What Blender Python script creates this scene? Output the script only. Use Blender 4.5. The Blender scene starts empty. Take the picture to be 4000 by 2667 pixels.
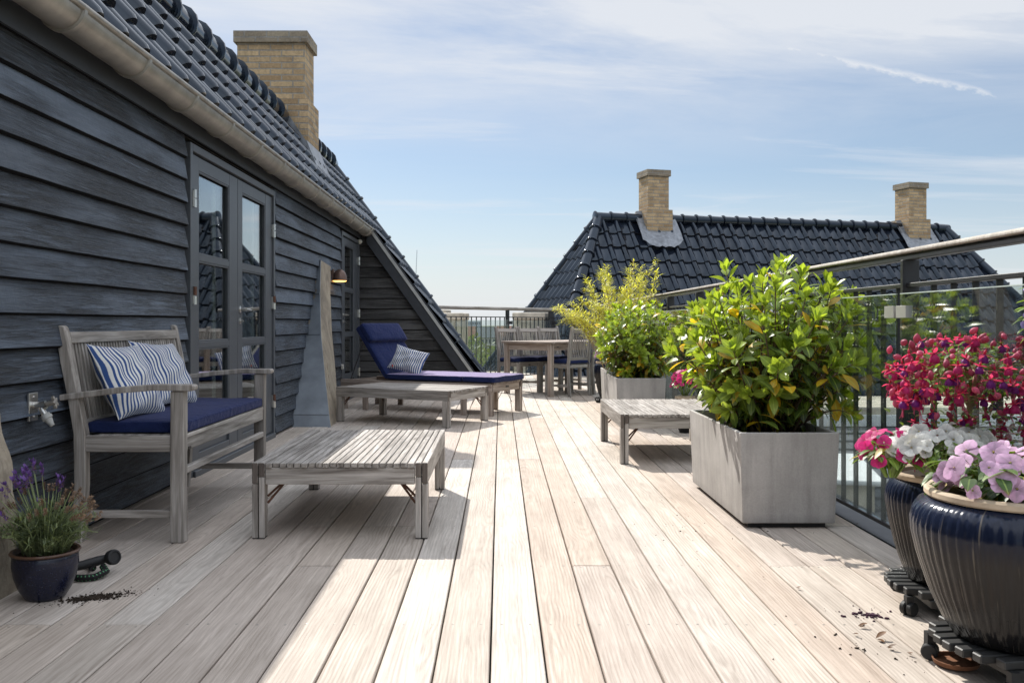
import bpy, math, random
from mathutils import Vector as V, Matrix
R = random.Random(11)
H = 0.95                      # camera height above the deck
S = bpy.context.scene
COL = S.collection
rad = math.radians
pi = math.pi

# ------------------------------------------------------------------ mesh helpers
class MB:
    """collects shapes and links them as ONE mesh object"""
    def __init__(s):
        s.v = []; s.f = []; s.m = []; s.r = []; s.w = []
    def add(s, vs, fs, rnd=None, wuv=None, mat=0):
        o = len(s.v)
        if rnd is None: rnd = R.random()
        s.v += [V(p) for p in vs]
        s.f += [tuple(i + o for i in f) for f in fs]
        s.m += [mat] * len(fs)
        s.r += [rnd] * len(vs)
        s.w += [tuple(q) for q in wuv] if wuv else [tuple(p) for p in vs]
    def obox(s, c, size, ax=None, rnd=None, mat=0):
        """box about c; ax = three axis vectors; grain runs along its longest side"""
        c = V(c); sx, sy, sz = size
        ax = ax or (V((1, 0, 0)), V((0, 1, 0)), V((0, 0, 1)))
        L = sorted(range(3), key=lambda i: -size[i])
        vs = []; wu = []
        for k in range(8):
            q = ((sx if k & 1 else -sx) / 2, (sy if k & 2 else -sy) / 2, (sz if k & 4 else -sz) / 2)
            vs.append(c + ax[0] * q[0] + ax[1] * q[1] + ax[2] * q[2])
            wu.append((q[L[0]], q[L[1]], q[L[2]]))
        fs = [(0, 2, 3, 1), (4, 5, 7, 6), (0, 1, 5, 4), (2, 6, 7, 3), (0, 4, 6, 2), (1, 3, 7, 5)]
        s.add(vs, fs, rnd, wu, mat)
    def box(s, x0, x1, y0, y1, z0, z1, rnd=None, mat=0):
        s.obox(((x0 + x1) / 2, (y0 + y1) / 2, (z0 + z1) / 2), (abs(x1 - x0), abs(y1 - y0), abs(z1 - z0)), None, rnd, mat)
    def bar(s, a, b, w, t, up=(0, 0, 1), rnd=None, mat=0):
        """bar from a to b, w across, t along the up side"""
        a = V(a); b = V(b); d = (b - a); L = d.length; d.normalize()
        side = d.cross(V(up))
        if side.length < 1e-4: side = d.cross(V((0, 1, 0)))
        side.normalize(); u = side.cross(d)
        s.obox((a + b) / 2, (L, w, t), (d, side, u), rnd, mat)
    def brick(s, x0, x1, y0, y1, z0, z1, M=None, rnd=.5, mat=0):
        """box with brick coordinates wrapped round its sides"""
        M = M or Matrix()
        P = lambda x, y, z: M @ V((x, y, z))
        a = x1 - x0; b = y1 - y0
        for (p, q, u0, L) in (((x0, y0), (x1, y0), 0, a), ((x1, y0), (x1, y1), a, b), ((x1, y1), (x0, y1), a + b, a), ((x0, y1), (x0, y0), 2 * a + b, b)):
            s.add([P(*p, z0), P(*q, z0), P(*q, z1), P(*p, z1)], [(0, 1, 2, 3)], rnd,
                  [(u0, z0, 0), (u0 + L, z0, 0), (u0 + L, z1, 0), (u0, z1, 0)], mat)
        for z, o in ((z1, (0, 1, 2, 3)), (z0, (3, 2, 1, 0))):
            s.add([P(x0, y0, z), P(x1, y0, z), P(x1, y1, z), P(x0, y1, z)], [o], rnd,
                  [(x0, y0, 0), (x1, y0, 0), (x1, y1, 0), (x0, y1, 0)], mat)
    def tube(s, pts, r, n=8, cap=True, rnd=None, mat=0):
        pts = [V(p) for p in pts]
        rs = r if isinstance(r, (list, tuple)) else [r] * len(pts)
        vs = []; wu = []; fs = []
        ref = V((0, 0, 1)); L = 0
        d0 = (pts[1] - pts[0]).normalized()
        if abs(d0.dot(ref)) > .9: ref = V((1, 0, 0))
        for i, p in enumerate(pts):
            d = (pts[min(i + 1, len(pts) - 1)] - pts[max(i - 1, 0)]).normalized()
            a = d.cross(ref)
            if a.length < 1e-4: a = d.cross(V((0, 1, .3)))
            a.normalize(); b = a.cross(d); ref = -b if b.dot(ref) < 0 else b
            b = ref - d * ref.dot(d); b.normalize(); a = d.cross(b)
            if i: L += (p - pts[i - 1]).length
            for k in range(n):
                t = 2 * pi * k / n
                vs.append(p + (a * math.cos(t) + b * math.sin(t)) * rs[i]); wu.append((L, k / n * .1, 0))
            if i:
                o = (i - 1) * n
                for k in range(n): fs.append((o + k, o + (k + 1) % n, o + n + (k + 1) % n, o + n + k))
        if cap:
            fs.append(tuple(range(n))[::-1]); fs.append(tuple((len(pts) - 1) * n + k for k in range(n)))
        s.add(vs, fs, rnd, wu, mat)
    def lathe(s, c, prof, n=32, flute=None, rnd=.5, mat=0, M=None, capb=True, capt=True):
        c = V(c); vs = []; fs = []; wu = []
        for i, (r, z) in enumerate(prof):
            for k in range(n):
                t = 2 * pi * k / n; rr = r
                if flute and flute[2] < z < flute[3]: rr += flute[1] * abs(math.sin(t * flute[0] / 2)) - flute[1] * .5
                q = V((rr * math.cos(t), rr * math.sin(t), z))
                if M: q = M @ q
                vs.append(c + q); wu.append((t, z, 0))
            if i:
                o = (i - 1) * n
                for k in range(n): fs.append((o + k, o + (k + 1) % n, o + n + (k + 1) % n, o + n + k))
        if capb: fs.append(tuple(range(n))[::-1])
        if capt: fs.append(tuple((len(prof) - 1) * n + k for k in range(n)))
        s.add(vs, fs, rnd, wu, mat)
    def prism(s, poly, a, b, fn, rnd=None, mat=0):
        """polygon of (p, q) extruded from a to b; fn(p, q, t) gives the point"""
        n = len(poly)
        vs = [fn(p, q, a) for p, q in poly] + [fn(p, q, b) for p, q in poly]
        wu = [(q, p, a) for p, q in poly] + [(q, p, b) for p, q in poly]
        fs = [tuple(range(n))[::-1], tuple(range(n, 2 * n))] + [(k, (k + 1) % n, n + (k + 1) % n, n + k) for k in range(n)]
        s.add(vs, fs, rnd, wu, mat)
    def soft(s, c, size, ax=None, rr=.02, puff=0, n=10, rnd=None, mat=0):
        """rounded, slightly puffed cushion box"""
        c = V(c); ax = ax or (V((1, 0, 0)), V((0, 1, 0)), V((0, 0, 1)))
        h = [q / 2 for q in size]; rr = min(rr, min(h) * .98)
        idx = {}; vs = []; wu = []; fs = []
        def key(i, j, k):
            if (i, j, k) in idx: return idx[(i, j, k)]
            q = []
            for t, hh in ((i, h[0]), (j, h[1]), (k, h[2])):
                x = t / n * 2 - 1
                x = math.copysign(abs(x) ** .75, x); q.append(x * hh)
            inn = [max(-hh + rr, min(hh - rr, x)) for x, hh in zip(q, h)]
            d = V([a - b for a, b in zip(q, inn)])
            if d.length > 1e-6: d = d.normalized() * rr
            p = V(inn) + d
            if puff:
                e = max(0, (1 - (p.x / h[0]) ** 2)) * max(0, (1 - (p.y / h[1]) ** 2))
                p.z += math.copysign(puff * e ** .5, p.z) * (abs(p.z) / h[2])
                p.z += .0025 * math.sin(p.x * 23 + 1) * math.sin(p.y * 19)
            idx[(i, j, k)] = len(vs)
            vs.append(c + ax[0] * p.x + ax[1] * p.y + ax[2] * p.z); wu.append((p.x, p.y, p.z))
            return len(vs) - 1
        for a in range(n):
            for b in range(n):
                for q in (0, n):
                    F = [(a, b), (a + 1, b), (a + 1, b + 1), (a, b + 1)]
                    if q == 0: F = F[::-1]
                    fs.append(tuple(key(i, j, q) for i, j in F))
                    fs.append(tuple(key(q, i, j) for i, j in F))
                    fs.append(tuple(key(j, q, i) for i, j in F))
        s.add(vs, fs, rnd, wu, mat)
    def pillow(s, c, au, av, W, Hh, T, seed=0, n=22):
        c = V(c); au = V(au).normalized(); av = (V(av) - au * V(av).dot(au)).normalized(); an = au.cross(av)
        for sg in (1, -1):
            vs = []; wu = []; fs = []
            for i in range(n + 1):
                for j in range(n + 1):
                    u = i / n * 2 - 1; v = j / n * 2 - 1
                    x = u * W / 2 * (1 - .09 * (1 - v * v)); y = v * Hh / 2 * (1 - .09 * (1 - u * u))
                    e = max(0, 1 - u * u) * max(0, 1 - v * v)
                    z = sg * (T / 2 * e ** .42)
                    z += sg * e ** .5 * (.007 * math.sin(u * 7 + v * 3 + seed) + .006 * math.sin(v * 9 - u * 4 + seed * 2) + .004 * math.sin(u * 17 + seed))
                    x += .006 * math.sin(v * 4 + seed) * (1 - abs(u)) ; y += .008 * math.sin(u * 6 + seed) * (1 - abs(v))
                    vs.append(c + au * x + av * y + an * z)
                    wu.append((u * W / 2 + .0012 * math.sin(v * 9 + seed), v * Hh / 2, 0))
            for i in range(n):
                for j in range(n):
                    q = (i * (n + 1) + j, (i + 1) * (n + 1) + j, (i + 1) * (n + 1) + j + 1, i * (n + 1) + j + 1)
                    fs.append(q if sg > 0 else q[::-1])
            s.add(vs, fs, .5, wu)
    def leaf(s, b, d, up, L, W, droop=.2, fold=.25, age=.5, n=4, mat=0, shape=(0, .78, 1, .72, 0)):
        b = V(b); d = V(d).normalized(); sd = d.cross(V(up))
        if sd.length < 1e-3: sd = d.cross(V((1, .3, .1)))
        sd.normalize(); u = sd.cross(d); r = R.random()
        vs = []; fs = []; prev = None; wu = []
        m = len(shape) - 1
        for i, w in enumerate(shape):
            t = i / m
            p = b + d * L * t - u * (droop * L * t * t) - V((0, 0, droop * L * .4 * t * t))
            if w == 0:
                vs.append(p); wu.append((age, t, 0)); cur = (len(vs) - 1,)
            else:
                e = sd * (W * w / 2)
                vs += [p - e + u * (fold * W * w / 2), p, p + e + u * (fold * W * w / 2)]; wu += [(age, t, 1), (age, t, 0), (age, t, 1)]
                cur = (len(vs) - 3, len(vs) - 2, len(vs) - 1)
            if prev:
                if len(prev) == 1 and len(cur) == 3: fs += [(prev[0], cur[1], cur[0]), (prev[0], cur[2], cur[1])]
                elif len(prev) == 3 and len(cur) == 1: fs += [(prev[0], prev[1], cur[0]), (prev[1], prev[2], cur[0])]
                elif len(prev) == 3: fs += [(prev[0], prev[1], cur[1], cur[0]), (prev[1], prev[2], cur[2], cur[1])]
                else: fs.append((prev[0], cur[0], cur[0]))
            prev = cur
        s.add(vs, fs, r, wu, mat)
    def build(s, name, mats, parent=None, at=None, smooth=None, bevel=0, seg=1, local=False):
        me = bpy.data.meshes.new(name)
        off = V((0, 0, 0))
        if at is not None: off = V(at)
        elif parent is not None and not local: off = V(rootloc(parent))
        me.from_pydata([tuple(p - off) for p in s.v], [], s.f)
        a = me.attributes.new('rnd', 'FLOAT', 'POINT'); a.data.foreach_set('value', s.r)
        a = me.attributes.new('wuv', 'FLOAT_VECTOR', 'POINT'); a.data.foreach_set('vector', [x for q in s.w for x in q])
        mats = mats if isinstance(mats, (list, tuple)) else [mats]
        for m in mats: me.materials.append(m)
        if len(mats) > 1: me.polygons.foreach_set('material_index', s.m)
        me.validate(); me.update()
        if smooth:
            me.shade_smooth(); me.set_sharp_from_angle(angle=rad(smooth))
        o = bpy.data.objects.new(name, me); COL.objects.link(o)
        if parent is not None: o.parent = parent
        if at is not None: o.location = off
        if bevel:
            b = o.modifiers.new('edge', 'BEVEL'); b.width = bevel; b.segments = seg; b.limit_method = 'ANGLE'; b.angle_limit = rad(40)
        return o

def rootloc(o):
    while o.parent: o = o.parent
    return o.location
def tag(o, label=None, cat=None, group=None, kind=None):
    if label: o['label'] = label
    if cat: o['category'] = cat
    if group: o['group'] = group
    if kind: o['kind'] = kind
    return o
def thing(name, label, cat, loc, rz=0, group=None):
    o = bpy.data.objects.new(name, None); COL.objects.link(o)
    o.empty_display_size = .1; o.location = loc; o.rotation_euler = (0, 0, rz)
    return tag(o, label, cat, group)
def copy_tree(o, parent=None):
    c = o.copy(); COL.objects.link(c)
    if parent is not None: c.parent = parent
    for ch in list(o.children): copy_tree(ch, c)
    return c
def wob(seed):
    r = random.Random(seed)
    k = [(r.uniform(.6, 1.2), r.uniform(0, 6)), (r.uniform(1.8, 3), r.uniform(0, 6)), (r.uniform(5, 8), r.uniform(0, 6)), (r.uniform(14, 20), r.uniform(0, 6))]
    return lambda t: sum(math.sin(t * f + p) / (i + 1) for i, (f, p) in enumerate(k)) / 2

# ------------------------------------------------------------------ material helpers
class G:
    def __init__(s, name):
        s.m = bpy.data.materials.new(name); s.m.use_nodes = True
        s.nt = s.m.node_tree; s.nt.nodes.clear()
        s.out = s.nt.nodes.new('ShaderNodeOutputMaterial')
    def n(s, t, ins=None, **pr):
        nd = s.nt.nodes.new('ShaderNode' + t)
        for k, v in pr.items(): setattr(nd, k, v)
        for k, v in (ins or {}).items(): s.set(nd.inputs[k], v)
        return nd
    def set(s, sock, v):
        if isinstance(v, bpy.types.NodeSocket): s.nt.links.new(v, sock)
        elif isinstance(v, bpy.types.Node): s.nt.links.new(v.outputs[0], sock)
        else:
            if hasattr(sock, 'default_value'):
                if sock.type == 'RGBA' and len(v) == 3: v = (*v, 1)
                sock.default_value = v
    def attr(s, name): return s.n('Attribute', attribute_name=name)
    def math(s, op, a, b=0, c=None, clamp=False):
        nd = s.n('Math', {0: a, 1: b}, operation=op, use_clamp=clamp)
        if c is not None: s.set(nd.inputs[2], c)
        return nd.outputs[0]
    def vmath(s, op, a, b=None):
        nd = s.n('VectorMath', {0: a}, operation=op)
        if b is not None: s.set(nd.inputs[1], b)
        return nd.outputs[0]
    def mix(s, f, a, b, mode='MIX'):
        nd = s.n('Mix', data_type='RGBA', blend_type=mode)
        s.set(nd.inputs[0], f); s.set(nd.inputs[6], a); s.set(nd.inputs[7], b)
        return nd.outputs[2]
    def noise(s, vec, scale=5, detail=4, rough=.55, dist=0):
        return s.n('TexNoise', {'Vector': vec, 'Scale': scale, 'Detail': detail, 'Roughness': rough, 'Distortion': dist}).outputs[0]
    def ramp(s, f, stops, interp='LINEAR'):
        nd = s.n('ValToRGB', {0: f}); cr = nd.color_ramp; cr.interpolation = interp
        while len(cr.elements) < len(stops): cr.elements.new(.5)
        for e, (p, c) in zip(cr.elements, stops):
            e.position = p; e.color = (*c, 1) if len(c) == 3 else c
        return nd.outputs[0]
    def rng(s, f, a, b, c, d):
        return s.n('MapRange', {0: f, 1: a, 2: b, 3: c, 4: d}).outputs[0]
    def bsdf(s, col, rough=.6, spec=.5, metal=0, bump=None, bstr=.3, bdist=.01, **ex):
        b = s.n('BsdfPrincipled', {'Base Color': col, 'Roughness': rough, 'Metallic': metal, 'Specular IOR Level': spec})
        for k, v in ex.items(): s.set(b.inputs[k.replace('_', ' ')], v)
        if bump is not None:
            bp = s.n('Bump', {'Height': bump, 'Strength': bstr, 'Distance': bdist}); s.set(b.inputs['Normal'], bp.outputs[0])
        return b
    def done(s, sh): s.set(s.out.inputs[0], sh.outputs[0] if isinstance(sh, bpy.types.Node) else sh); return s.m
    def pos(s): return s.n('TexCoord').outputs['Object']

def sc(g, vec, k): return g.vmath('MULTIPLY', vec, k)
def plain(name, col, rough=.6, spec=.5, metal=0, var=.15, nscale=8, bstr=.15, **ex):
    """plain surface with soft dirt variation"""
    g = G(name); p = g.pos()
    n = g.noise(p, nscale, 5); n2 = g.noise(p, nscale * 14, 3)
    f = g.rng(n, .3, .7, 1 - var, 1 + var)
    c = g.mix(1, (*col, 1), g.n('CombineColor', {0: f, 1: f, 2: f}).outputs[0], 'MULTIPLY')
    r = g.math('ADD', rough - .08, g.math('MULTIPLY', n, .16))
    return g.done(g.bsdf(c, r, spec, metal, n2, bstr, .002, **ex))
def woodvec(g, k=37.0):
    w = g.attr('wuv').outputs['Vector']; r = g.attr('rnd').outputs['Fac']
    o = g.math('MULTIPLY', r, k)
    return g.vmath('ADD', w, g.n('CombineXYZ', {0: o, 1: o, 2: o}).outputs[0]), w, r
def wood(name, dark, mid, light, rough=.75, vary=.35, bstr=.35):
    g = G(name); v, w, r = woodvec(g)
    n1 = g.noise(sc(g, v, (2.2, 30, 30)), 1, 6, .6, .8)
    n2 = g.noise(sc(g, v, (9, 240, 240)), 1, 4, .6)
    n3 = g.noise(sc(g, v, (1.4, 5, 5)), 1, 4)
    c = g.ramp(n1, [(.28, dark), (.5, mid), (.72, light)])
    f = g.math('MULTIPLY', g.rng(n2, .25, .75, .78, 1.15), g.math('MULTIPLY', g.rng(r, 0, 1, 1 - vary / 2, 1 + vary / 2), g.rng(n3, .3, .7, .85, 1.12)))
    c = g.mix(1, c, g.n('CombineColor', {0: f, 1: f, 2: f}).outputs[0], 'MULTIPLY')
    return g.done(g.bsdf(c, rough, .3, 0, n2, bstr, .002))
SKY = .085; SUNE = 3.25; EXPOS = .97; CLOUD = (4.95, 5.1, 5.35, 1)
M = {}
M['teak'] = wood('weathered_teak', (.135, .115, .10), (.335, .305, .275), (.54, .50, .465))
M['rail_wood'] = wood('pale_handrail_wood', (.32, .285, .24), (.42, .385, .34), (.52, .49, .44))
M['teak_dark'] = wood('dark_weathered_teak', (.07, .055, .045), (.14, .115, .1), (.21, .18, .155))
M['teak_warm'] = wood('warm_weathered_teak', (.16, .118, .095), (.34, .28, .24), (.49, .42, .37))

def deck_wood():
    g = G('silvered_deck_board'); v, w, r = woodvec(g, 53.0)
    sp = g.n('SeparateXYZ', {0: v}); al, ac = sp.outputs[0], sp.outputs[1]
    wn = lambda k: g.n('TexWhiteNoise', {'W': g.math('MULTIPLY', r, k)}, noise_dimensions='1D').outputs[0]
    # growth rings of a log cut flat: nested arches, different on every board
    wsp = g.n('SeparateXYZ', {0: w}); la, lc = wsp.outputs[0], wsp.outputs[1]
    c0 = g.math('MULTIPLY', g.math('SUBTRACT', wn(17.3), .5), .12)
    d0 = g.math('MULTIPLY', g.math('SUBTRACT', wn(31.9), .5), .05)
    tl = g.math('MULTIPLY', g.math('SUBTRACT', wn(53.1), .5), .055)
    lown = g.math('SUBTRACT', g.noise(sc(g, v, (1.5, 2.2, 1)), 1, 2, .5), .5)
    midn = g.math('SUBTRACT', g.noise(sc(g, v, (5, 16, 1)), 1, 3, .55), .5)
    X_ = g.math('ADD', g.math('SUBTRACT', lc, c0), g.math('ADD', g.math('MULTIPLY', lown, .05), g.math('MULTIPLY', midn, .012)))
    Z_ = g.math('ADD', g.math('ADD', d0, g.math('MULTIPLY', la, tl)), g.math('ADD', g.math('MULTIPLY', lown, .10), g.math('MULTIPLY', midn, .016)))
    rr_ = g.math('SQRT', g.math('ADD', g.math('MULTIPLY', X_, X_), g.math('MULTIPLY', Z_, Z_)))
    band = g.math('SINE', g.math('MULTIPLY', rr_, 2 * pi / .0125))
    band = g.math('POWER', g.math('ADD', g.math('MULTIPLY', band, .5), .5), 1.6)
    pore = g.noise(sc(g, v, (9, 330, 1)), 1, 5, .65)
    streak = g.noise(sc(g, v, (1.6, 38, 1)), 1, 5, .6, .4)
    wide = g.noise(sc(g, w, (.5, 1, 1)), 1.3, 3)
    wh = g.n('TexWhiteNoise', {'W': g.math('MULTIPLY', r, 91.7)}, noise_dimensions='1D').outputs[0]
    base = g.ramp(wh, [(0, (.42, .35, .30)), (.2, (.57, .51, .445)), (.4, (.51, .42, .35)), (.6, (.61, .56, .505)), (.8, (.49, .42, .37)), (1, (.57, .49, .42))])
    f = g.math('MULTIPLY', g.math('ADD', 1, g.math('MULTIPLY', g.rng(band, 0, 1, .07, -.16), g.rng(g.noise(sc(g, v, (.9, 3, 1)), 1, 2), .35, .6, .25, 1))), g.rng(pore, .3, .72, .84, 1.08))
    f = g.math('MULTIPLY', f, g.math('MULTIPLY', g.rng(streak, .3, .7, .86, 1.1), g.rng(g.noise(sc(g, v, (2.6, 120, 1)), 1, 4, .6), .32, .68, .86, 1.08)))
    f = g.math('MULTIPLY', f, g.rng(g.noise(sc(g, g.pos(), (1, 1, 1)), 1.7, 5, .6), .35, .7, 1.05, .9))
    f = g.math('MULTIPLY', f, g.rng(g.noise(sc(g, v, (2.5, 12, 1)), 1, 5), .3, .7, .9, 1.08))
    c = g.mix(1, base, g.n('CombineColor', {0: f, 1: g.math('POWER', f, 1.06), 2: g.math('POWER', f, 1.12)}).outputs[0], 'MULTIPLY')
    return g.done(g.bsdf(c, g.rng(streak, .3, .7, .62, .8), .18, 0, g.math('ADD', pore, g.math('MULTIPLY', band, .35)), .3, .0015))
M['deck'] = deck_wood()

def clap(name, c0, c1, c2):
    g = G(name); v, w, r = woodvec(g, 41.0)
    sp = g.n('SeparateXYZ', {0: w})
    n1 = g.noise(sc(g, v, (3.4, 62, 30)), 1, 7, .68, 1.0)
    n2 = g.noise(sc(g, v, (14, 90, 30)), 1, 4, .6)
    saw = g.noise(sc(g, v, (150, 3, 3)), 1, 2)
    pat = g.noise(sc(g, v, (1.1, 5, 1)), 1, 3)
    figure = g.math('MULTIPLY', g.rng(pat, .36, .56, .12, 1), g.rng(n1, .38, .62, 1, 0))
    c = g.ramp(g.noise(sc(g, v, (.7, 3, 1)), 1, 4), [(.25, c0), (.5, c1), (.78, c2)])
    f = g.math('MULTIPLY', g.rng(figure, 0, 1, 1.2, .15), g.rng(saw, .3, .7, .9, 1.1))
    f = g.math('MULTIPLY', f, g.rng(r, 0, 1, .7, 1.25))
    c = g.mix(1, c, g.n('CombineColor', {0: f, 1: f, 2: f}).outputs[0], 'MULTIPLY')
    hb = g.math('ADD', g.math('MULTIPLY', figure, -1.2), g.math('ADD', g.math('MULTIPLY', n2, .5), g.math('MULTIPLY', saw, .15)))
    return g.done(g.bsdf(c, g.rng(n2, .3, .7, .42, .6), .55, 0, hb, .85, .007))
M['clap'] = clap('black_stained_clapboard', (.027, .036, .051), (.056, .073, .101), (.102, .127, .166))
M['clap_brown'] = clap('weathered_black_clapboard', (.032, .031, .031), (.052, .050, .049), (.085, .083, .081))
M['black_paint'] = plain('black_painted_timber', (.028, .031, .037), .5, .45, nscale=14)
M['under'] = plain('board_shadow_line', (.006, .006, .007), .9, .1)  # shadow line below each board, put into the lip colour
M['grey_paint'] = plain('dark_grey_painted_timber', (.075, .082, .093), .42, .5, nscale=20, var=.1)
M['void'] = plain('dark_interior', (.05, .048, .045), .9)
M['reveal'] = plain('pale_inner_reveal', (.5, .48, .43), .7)
M['gutter'] = plain('weathered_zinc_gutter', (.33, .305, .27), .42, .5, .55, var=.22, nscale=9)
M['zinc'] = plain('blue_grey_zinc', (.26, .29, .325), .5, .5, .3, var=.18, nscale=6)
M['lead'] = plain('grey_lead', (.23, .245, .27), .45, .5, .3, var=.35, nscale=11)
M['steel'] = plain('brushed_steel', (.62, .61, .58), .3, .5, 1, var=.1)
M['rust'] = plain('rusty_hinge', (.12, .06, .04), .7, .4, .3, var=.5, nscale=40)
M['black_metal'] = plain('black_railing_steel', (.022, .022, .025), .42, .5, 0, var=.2)
M['clamp'] = plain('grey_clamp', (.42, .42, .4), .4, .5, .4)
M['rubber'] = plain('black_rubber', (.015, .015, .016), .6)
M['trolley'] = plain('black_trolley_plastic', (.03, .03, .03), .5, .45, var=.3, nscale=20)
M['plastic_grey'] = plain('grey_plastic', (.4, .4, .38), .4)
M['white_plastic'] = plain('off_white_plastic', (.7, .68, .62), .4)
M['copper'] = plain('brown_copper', (.15, .095, .075), .4, .5, .5, var=.25, nscale=20)
def conc():
    g = G('fine_grey_fibre_concrete'); p = g.pos(); z = g.n('SeparateXYZ', {0: p}).outputs[2]
    n = g.noise(p, 5, 6); n2 = g.noise(p, 130, 3); run = g.noise(sc(g, p, (16, 16, 1.6)), 1, 5, .6); cl = g.noise(p, 2.2, 5, .6, .8)
    f = g.math('MULTIPLY', g.rng(n, .3, .7, .9, 1.08), g.rng(n2, .3, .7, .93, 1.06))
    f = g.math('MULTIPLY', f, g.math('MULTIPLY', g.rng(run, .42, .7, 1.02, .78), g.rng(cl, .38, .65, 1.06, .88)))
    tide = g.math('ADD', z, g.math('MULTIPLY', g.math('SUBTRACT', cl, .5), .03))
    f = g.math('MULTIPLY', f, g.math('MULTIPLY', g.rng(tide, .19, .215, .93, 1), g.rng(tide, .03, .07, .82, 1)))
    c = g.mix(1, (.43, .41, .392, 1), g.n('CombineColor', {0: f, 1: f, 2: f}).outputs[0], 'MULTIPLY')
    return g.done(g.bsdf(c, .78, .3, 0, n2, .25, .002))
M['concrete'] = conc()
M['render'] = plain('weathered_cement', (.54, .49, .41), .9, .2, 0, var=.35, nscale=4, bstr=.4)
M['sand_rim'] = plain('unglazed_sand_clay', (.52, .42, .31), .8, .3, 0, var=.18, nscale=15)
M['terracotta'] = plain('terracotta', (.21, .095, .05), .8, .3, 0, var=.2, nscale=15)
M['brown_rim'] = plain('brown_glazed_rim', (.10, .05, .03), .4)
M['soil'] = plain('dark_soil', (.035, .025, .018), .95, .2, 0, var=.6, nscale=60, bstr=1)
M['white_paint'] = plain('white_roof_felt', (.75, .76, .78), .6, .4, var=.06)
M['trunk'] = plain('brown_bark', (.13, .09, .06), .85, .2, var=.4, nscale=30, bstr=.6)
M['pale_trunk'] = plain('pale_woody_stem', (.36, .27, .17), .8, .2, var=.4, nscale=30, bstr=.5)
M['plate'] = plain('dark_bronze_plate', (.035, .03, .027), .4)
M['red'] = plain('red_woven_label', (.55, .04, .03), .8)

def stone():
    g = G('rough_sandstone'); p = g.pos()
    n = g.noise(p, 3.5, 6, .6, .6); n2 = g.noise(p, 22, 6, .65)
    vein = g.noise(sc(g, p, (4, 9, 2.4)), 2, 5, .6, 2.2)
    c = g.ramp(n, [(.3, (.22, .19, .155)), (.5, (.37, .315, .245)), (.7, (.45, .39, .30))])
    c = g.mix(g.rng(vein, .5, .58, 0, .45), c, (.2, .165, .13, 1))
    return g.done(g.bsdf(c, .9, .2, 0, g.math('ADD', n2, vein), .6, .02))
M['stone'] = stone()

def tile(name, c0, c1, rough):
    g = G(name); p = g.pos(); r = g.attr('rnd').outputs['Fac']
    n = g.noise(p, 7, 5); n2 = g.noise(p, 90, 3)
    c = g.mix(r, (*c0, 1), (*c1, 1))
    # lichen dust on the exposed ends is a stain with its own shape
    c = g.mix(g.rng(n, .62, .8, 0, .08), c, (.1, .1, .09, 1))
    w = g.attr('wuv').outputs['Vector']
    nose = g.n('SeparateXYZ', {0: w}).outputs[2]
    c = g.mix(g.math('MULTIPLY', nose, g.rng(n2, .3, .7, .5, 1)), c, (.03, .026, .022, 1))
    return g.done(g.bsdf(c, g.math('ADD', rough, g.math('MULTIPLY', n, .08)), .5, 0, n2, .05, .002, Specular_Tint=(.72, .86, 1, 1)))
M['tile'] = tile('black_glazed_tile', (.005, .007, .013), (.017, .023, .036), .06)

def bricks(name, c1, c2, mortar, stain=.35):
    g = G(name); w = g.attr('wuv').outputs['Vector']; p = g.pos()
    jit = g.n('VectorMath', {0: g.n('TexNoise', {'Vector': p, 'Scale': 16, 'Detail': 2}).outputs[1], 'Scale': .007}, operation='SCALE').outputs[0]
    wd = g.vmath('ADD', w, jit)
    b = g.n('TexBrick', {'Vector': wd, 'Color1': (*c1, 1), 'Color2': (*c2, 1), 'Mortar': (*mortar, 1), 'Scale': 1, 'Mortar Size': .009, 'Mortar Smooth': .25, 'Bias': 0, 'Brick Width': .255, 'Row Height': .07}, offset=.5)
    n = g.noise(p, 5, 6, .65, .5); n2 = g.noise(p, 45, 5)
    c = g.mix(g.rng(n, .45, .7, 0, stain), b.outputs[0], (.075, .06, .05, 1))
    f = g.rng(n2, .3, .7, .82, 1.15)
    c = g.mix(1, c, g.n('CombineColor', {0: f, 1: f, 2: f}).outputs[0], 'MULTIPLY')
    hb = g.math('ADD', g.math('MULTIPLY', b.outputs[1], -1.5), g.math('MULTIPLY', n2, .4))
    return g.done(g.bsdf(c, .88, .2, 0, hb, .7, .008))
M['brick'] = bricks('yellow_brick', (.55, .405, .245), (.34, .235, .135), (.33, .30, .255))
M['brick_cap'] = bricks('sooty_brick', (.33, .28, .21), (.24, .2, .155), (.3, .285, .26), .4)
M['slate'] = bricks('blue_grey_slate', (.12, .13, .15), (.15, .16, .18), (.05, .055, .065), .2)

def glass(name, tint, refl=1.0):
    g = G(name)
    bf = g.n('NewGeometry').outputs['Backfacing']
    fr = g.n('Fresnel', {'IOR': g.rng(bf, 0, 1, 1.5, 1 / 1.5)}).outputs[0]
    fr = g.math('MULTIPLY', fr, refl, clamp=True)
    t = g.n('BsdfTransparent', {0: (*tint, 1)}); gl = g.n('BsdfGlossy', {'Color': (1, 1, 1, 1), 'Roughness': .01})
    return g.done(g.n('MixShader', {0: fr, 1: t, 2: gl}))
M['glass_edge'] = plain('pale_glass_edge', (.5, .58, .54), .3)
M['pane'] = glass('window_glass', (.75, .8, .8), 1.8)
M['rail_glass'] = glass('railing_glass', (.86, .90, .88), 1.5)

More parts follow.
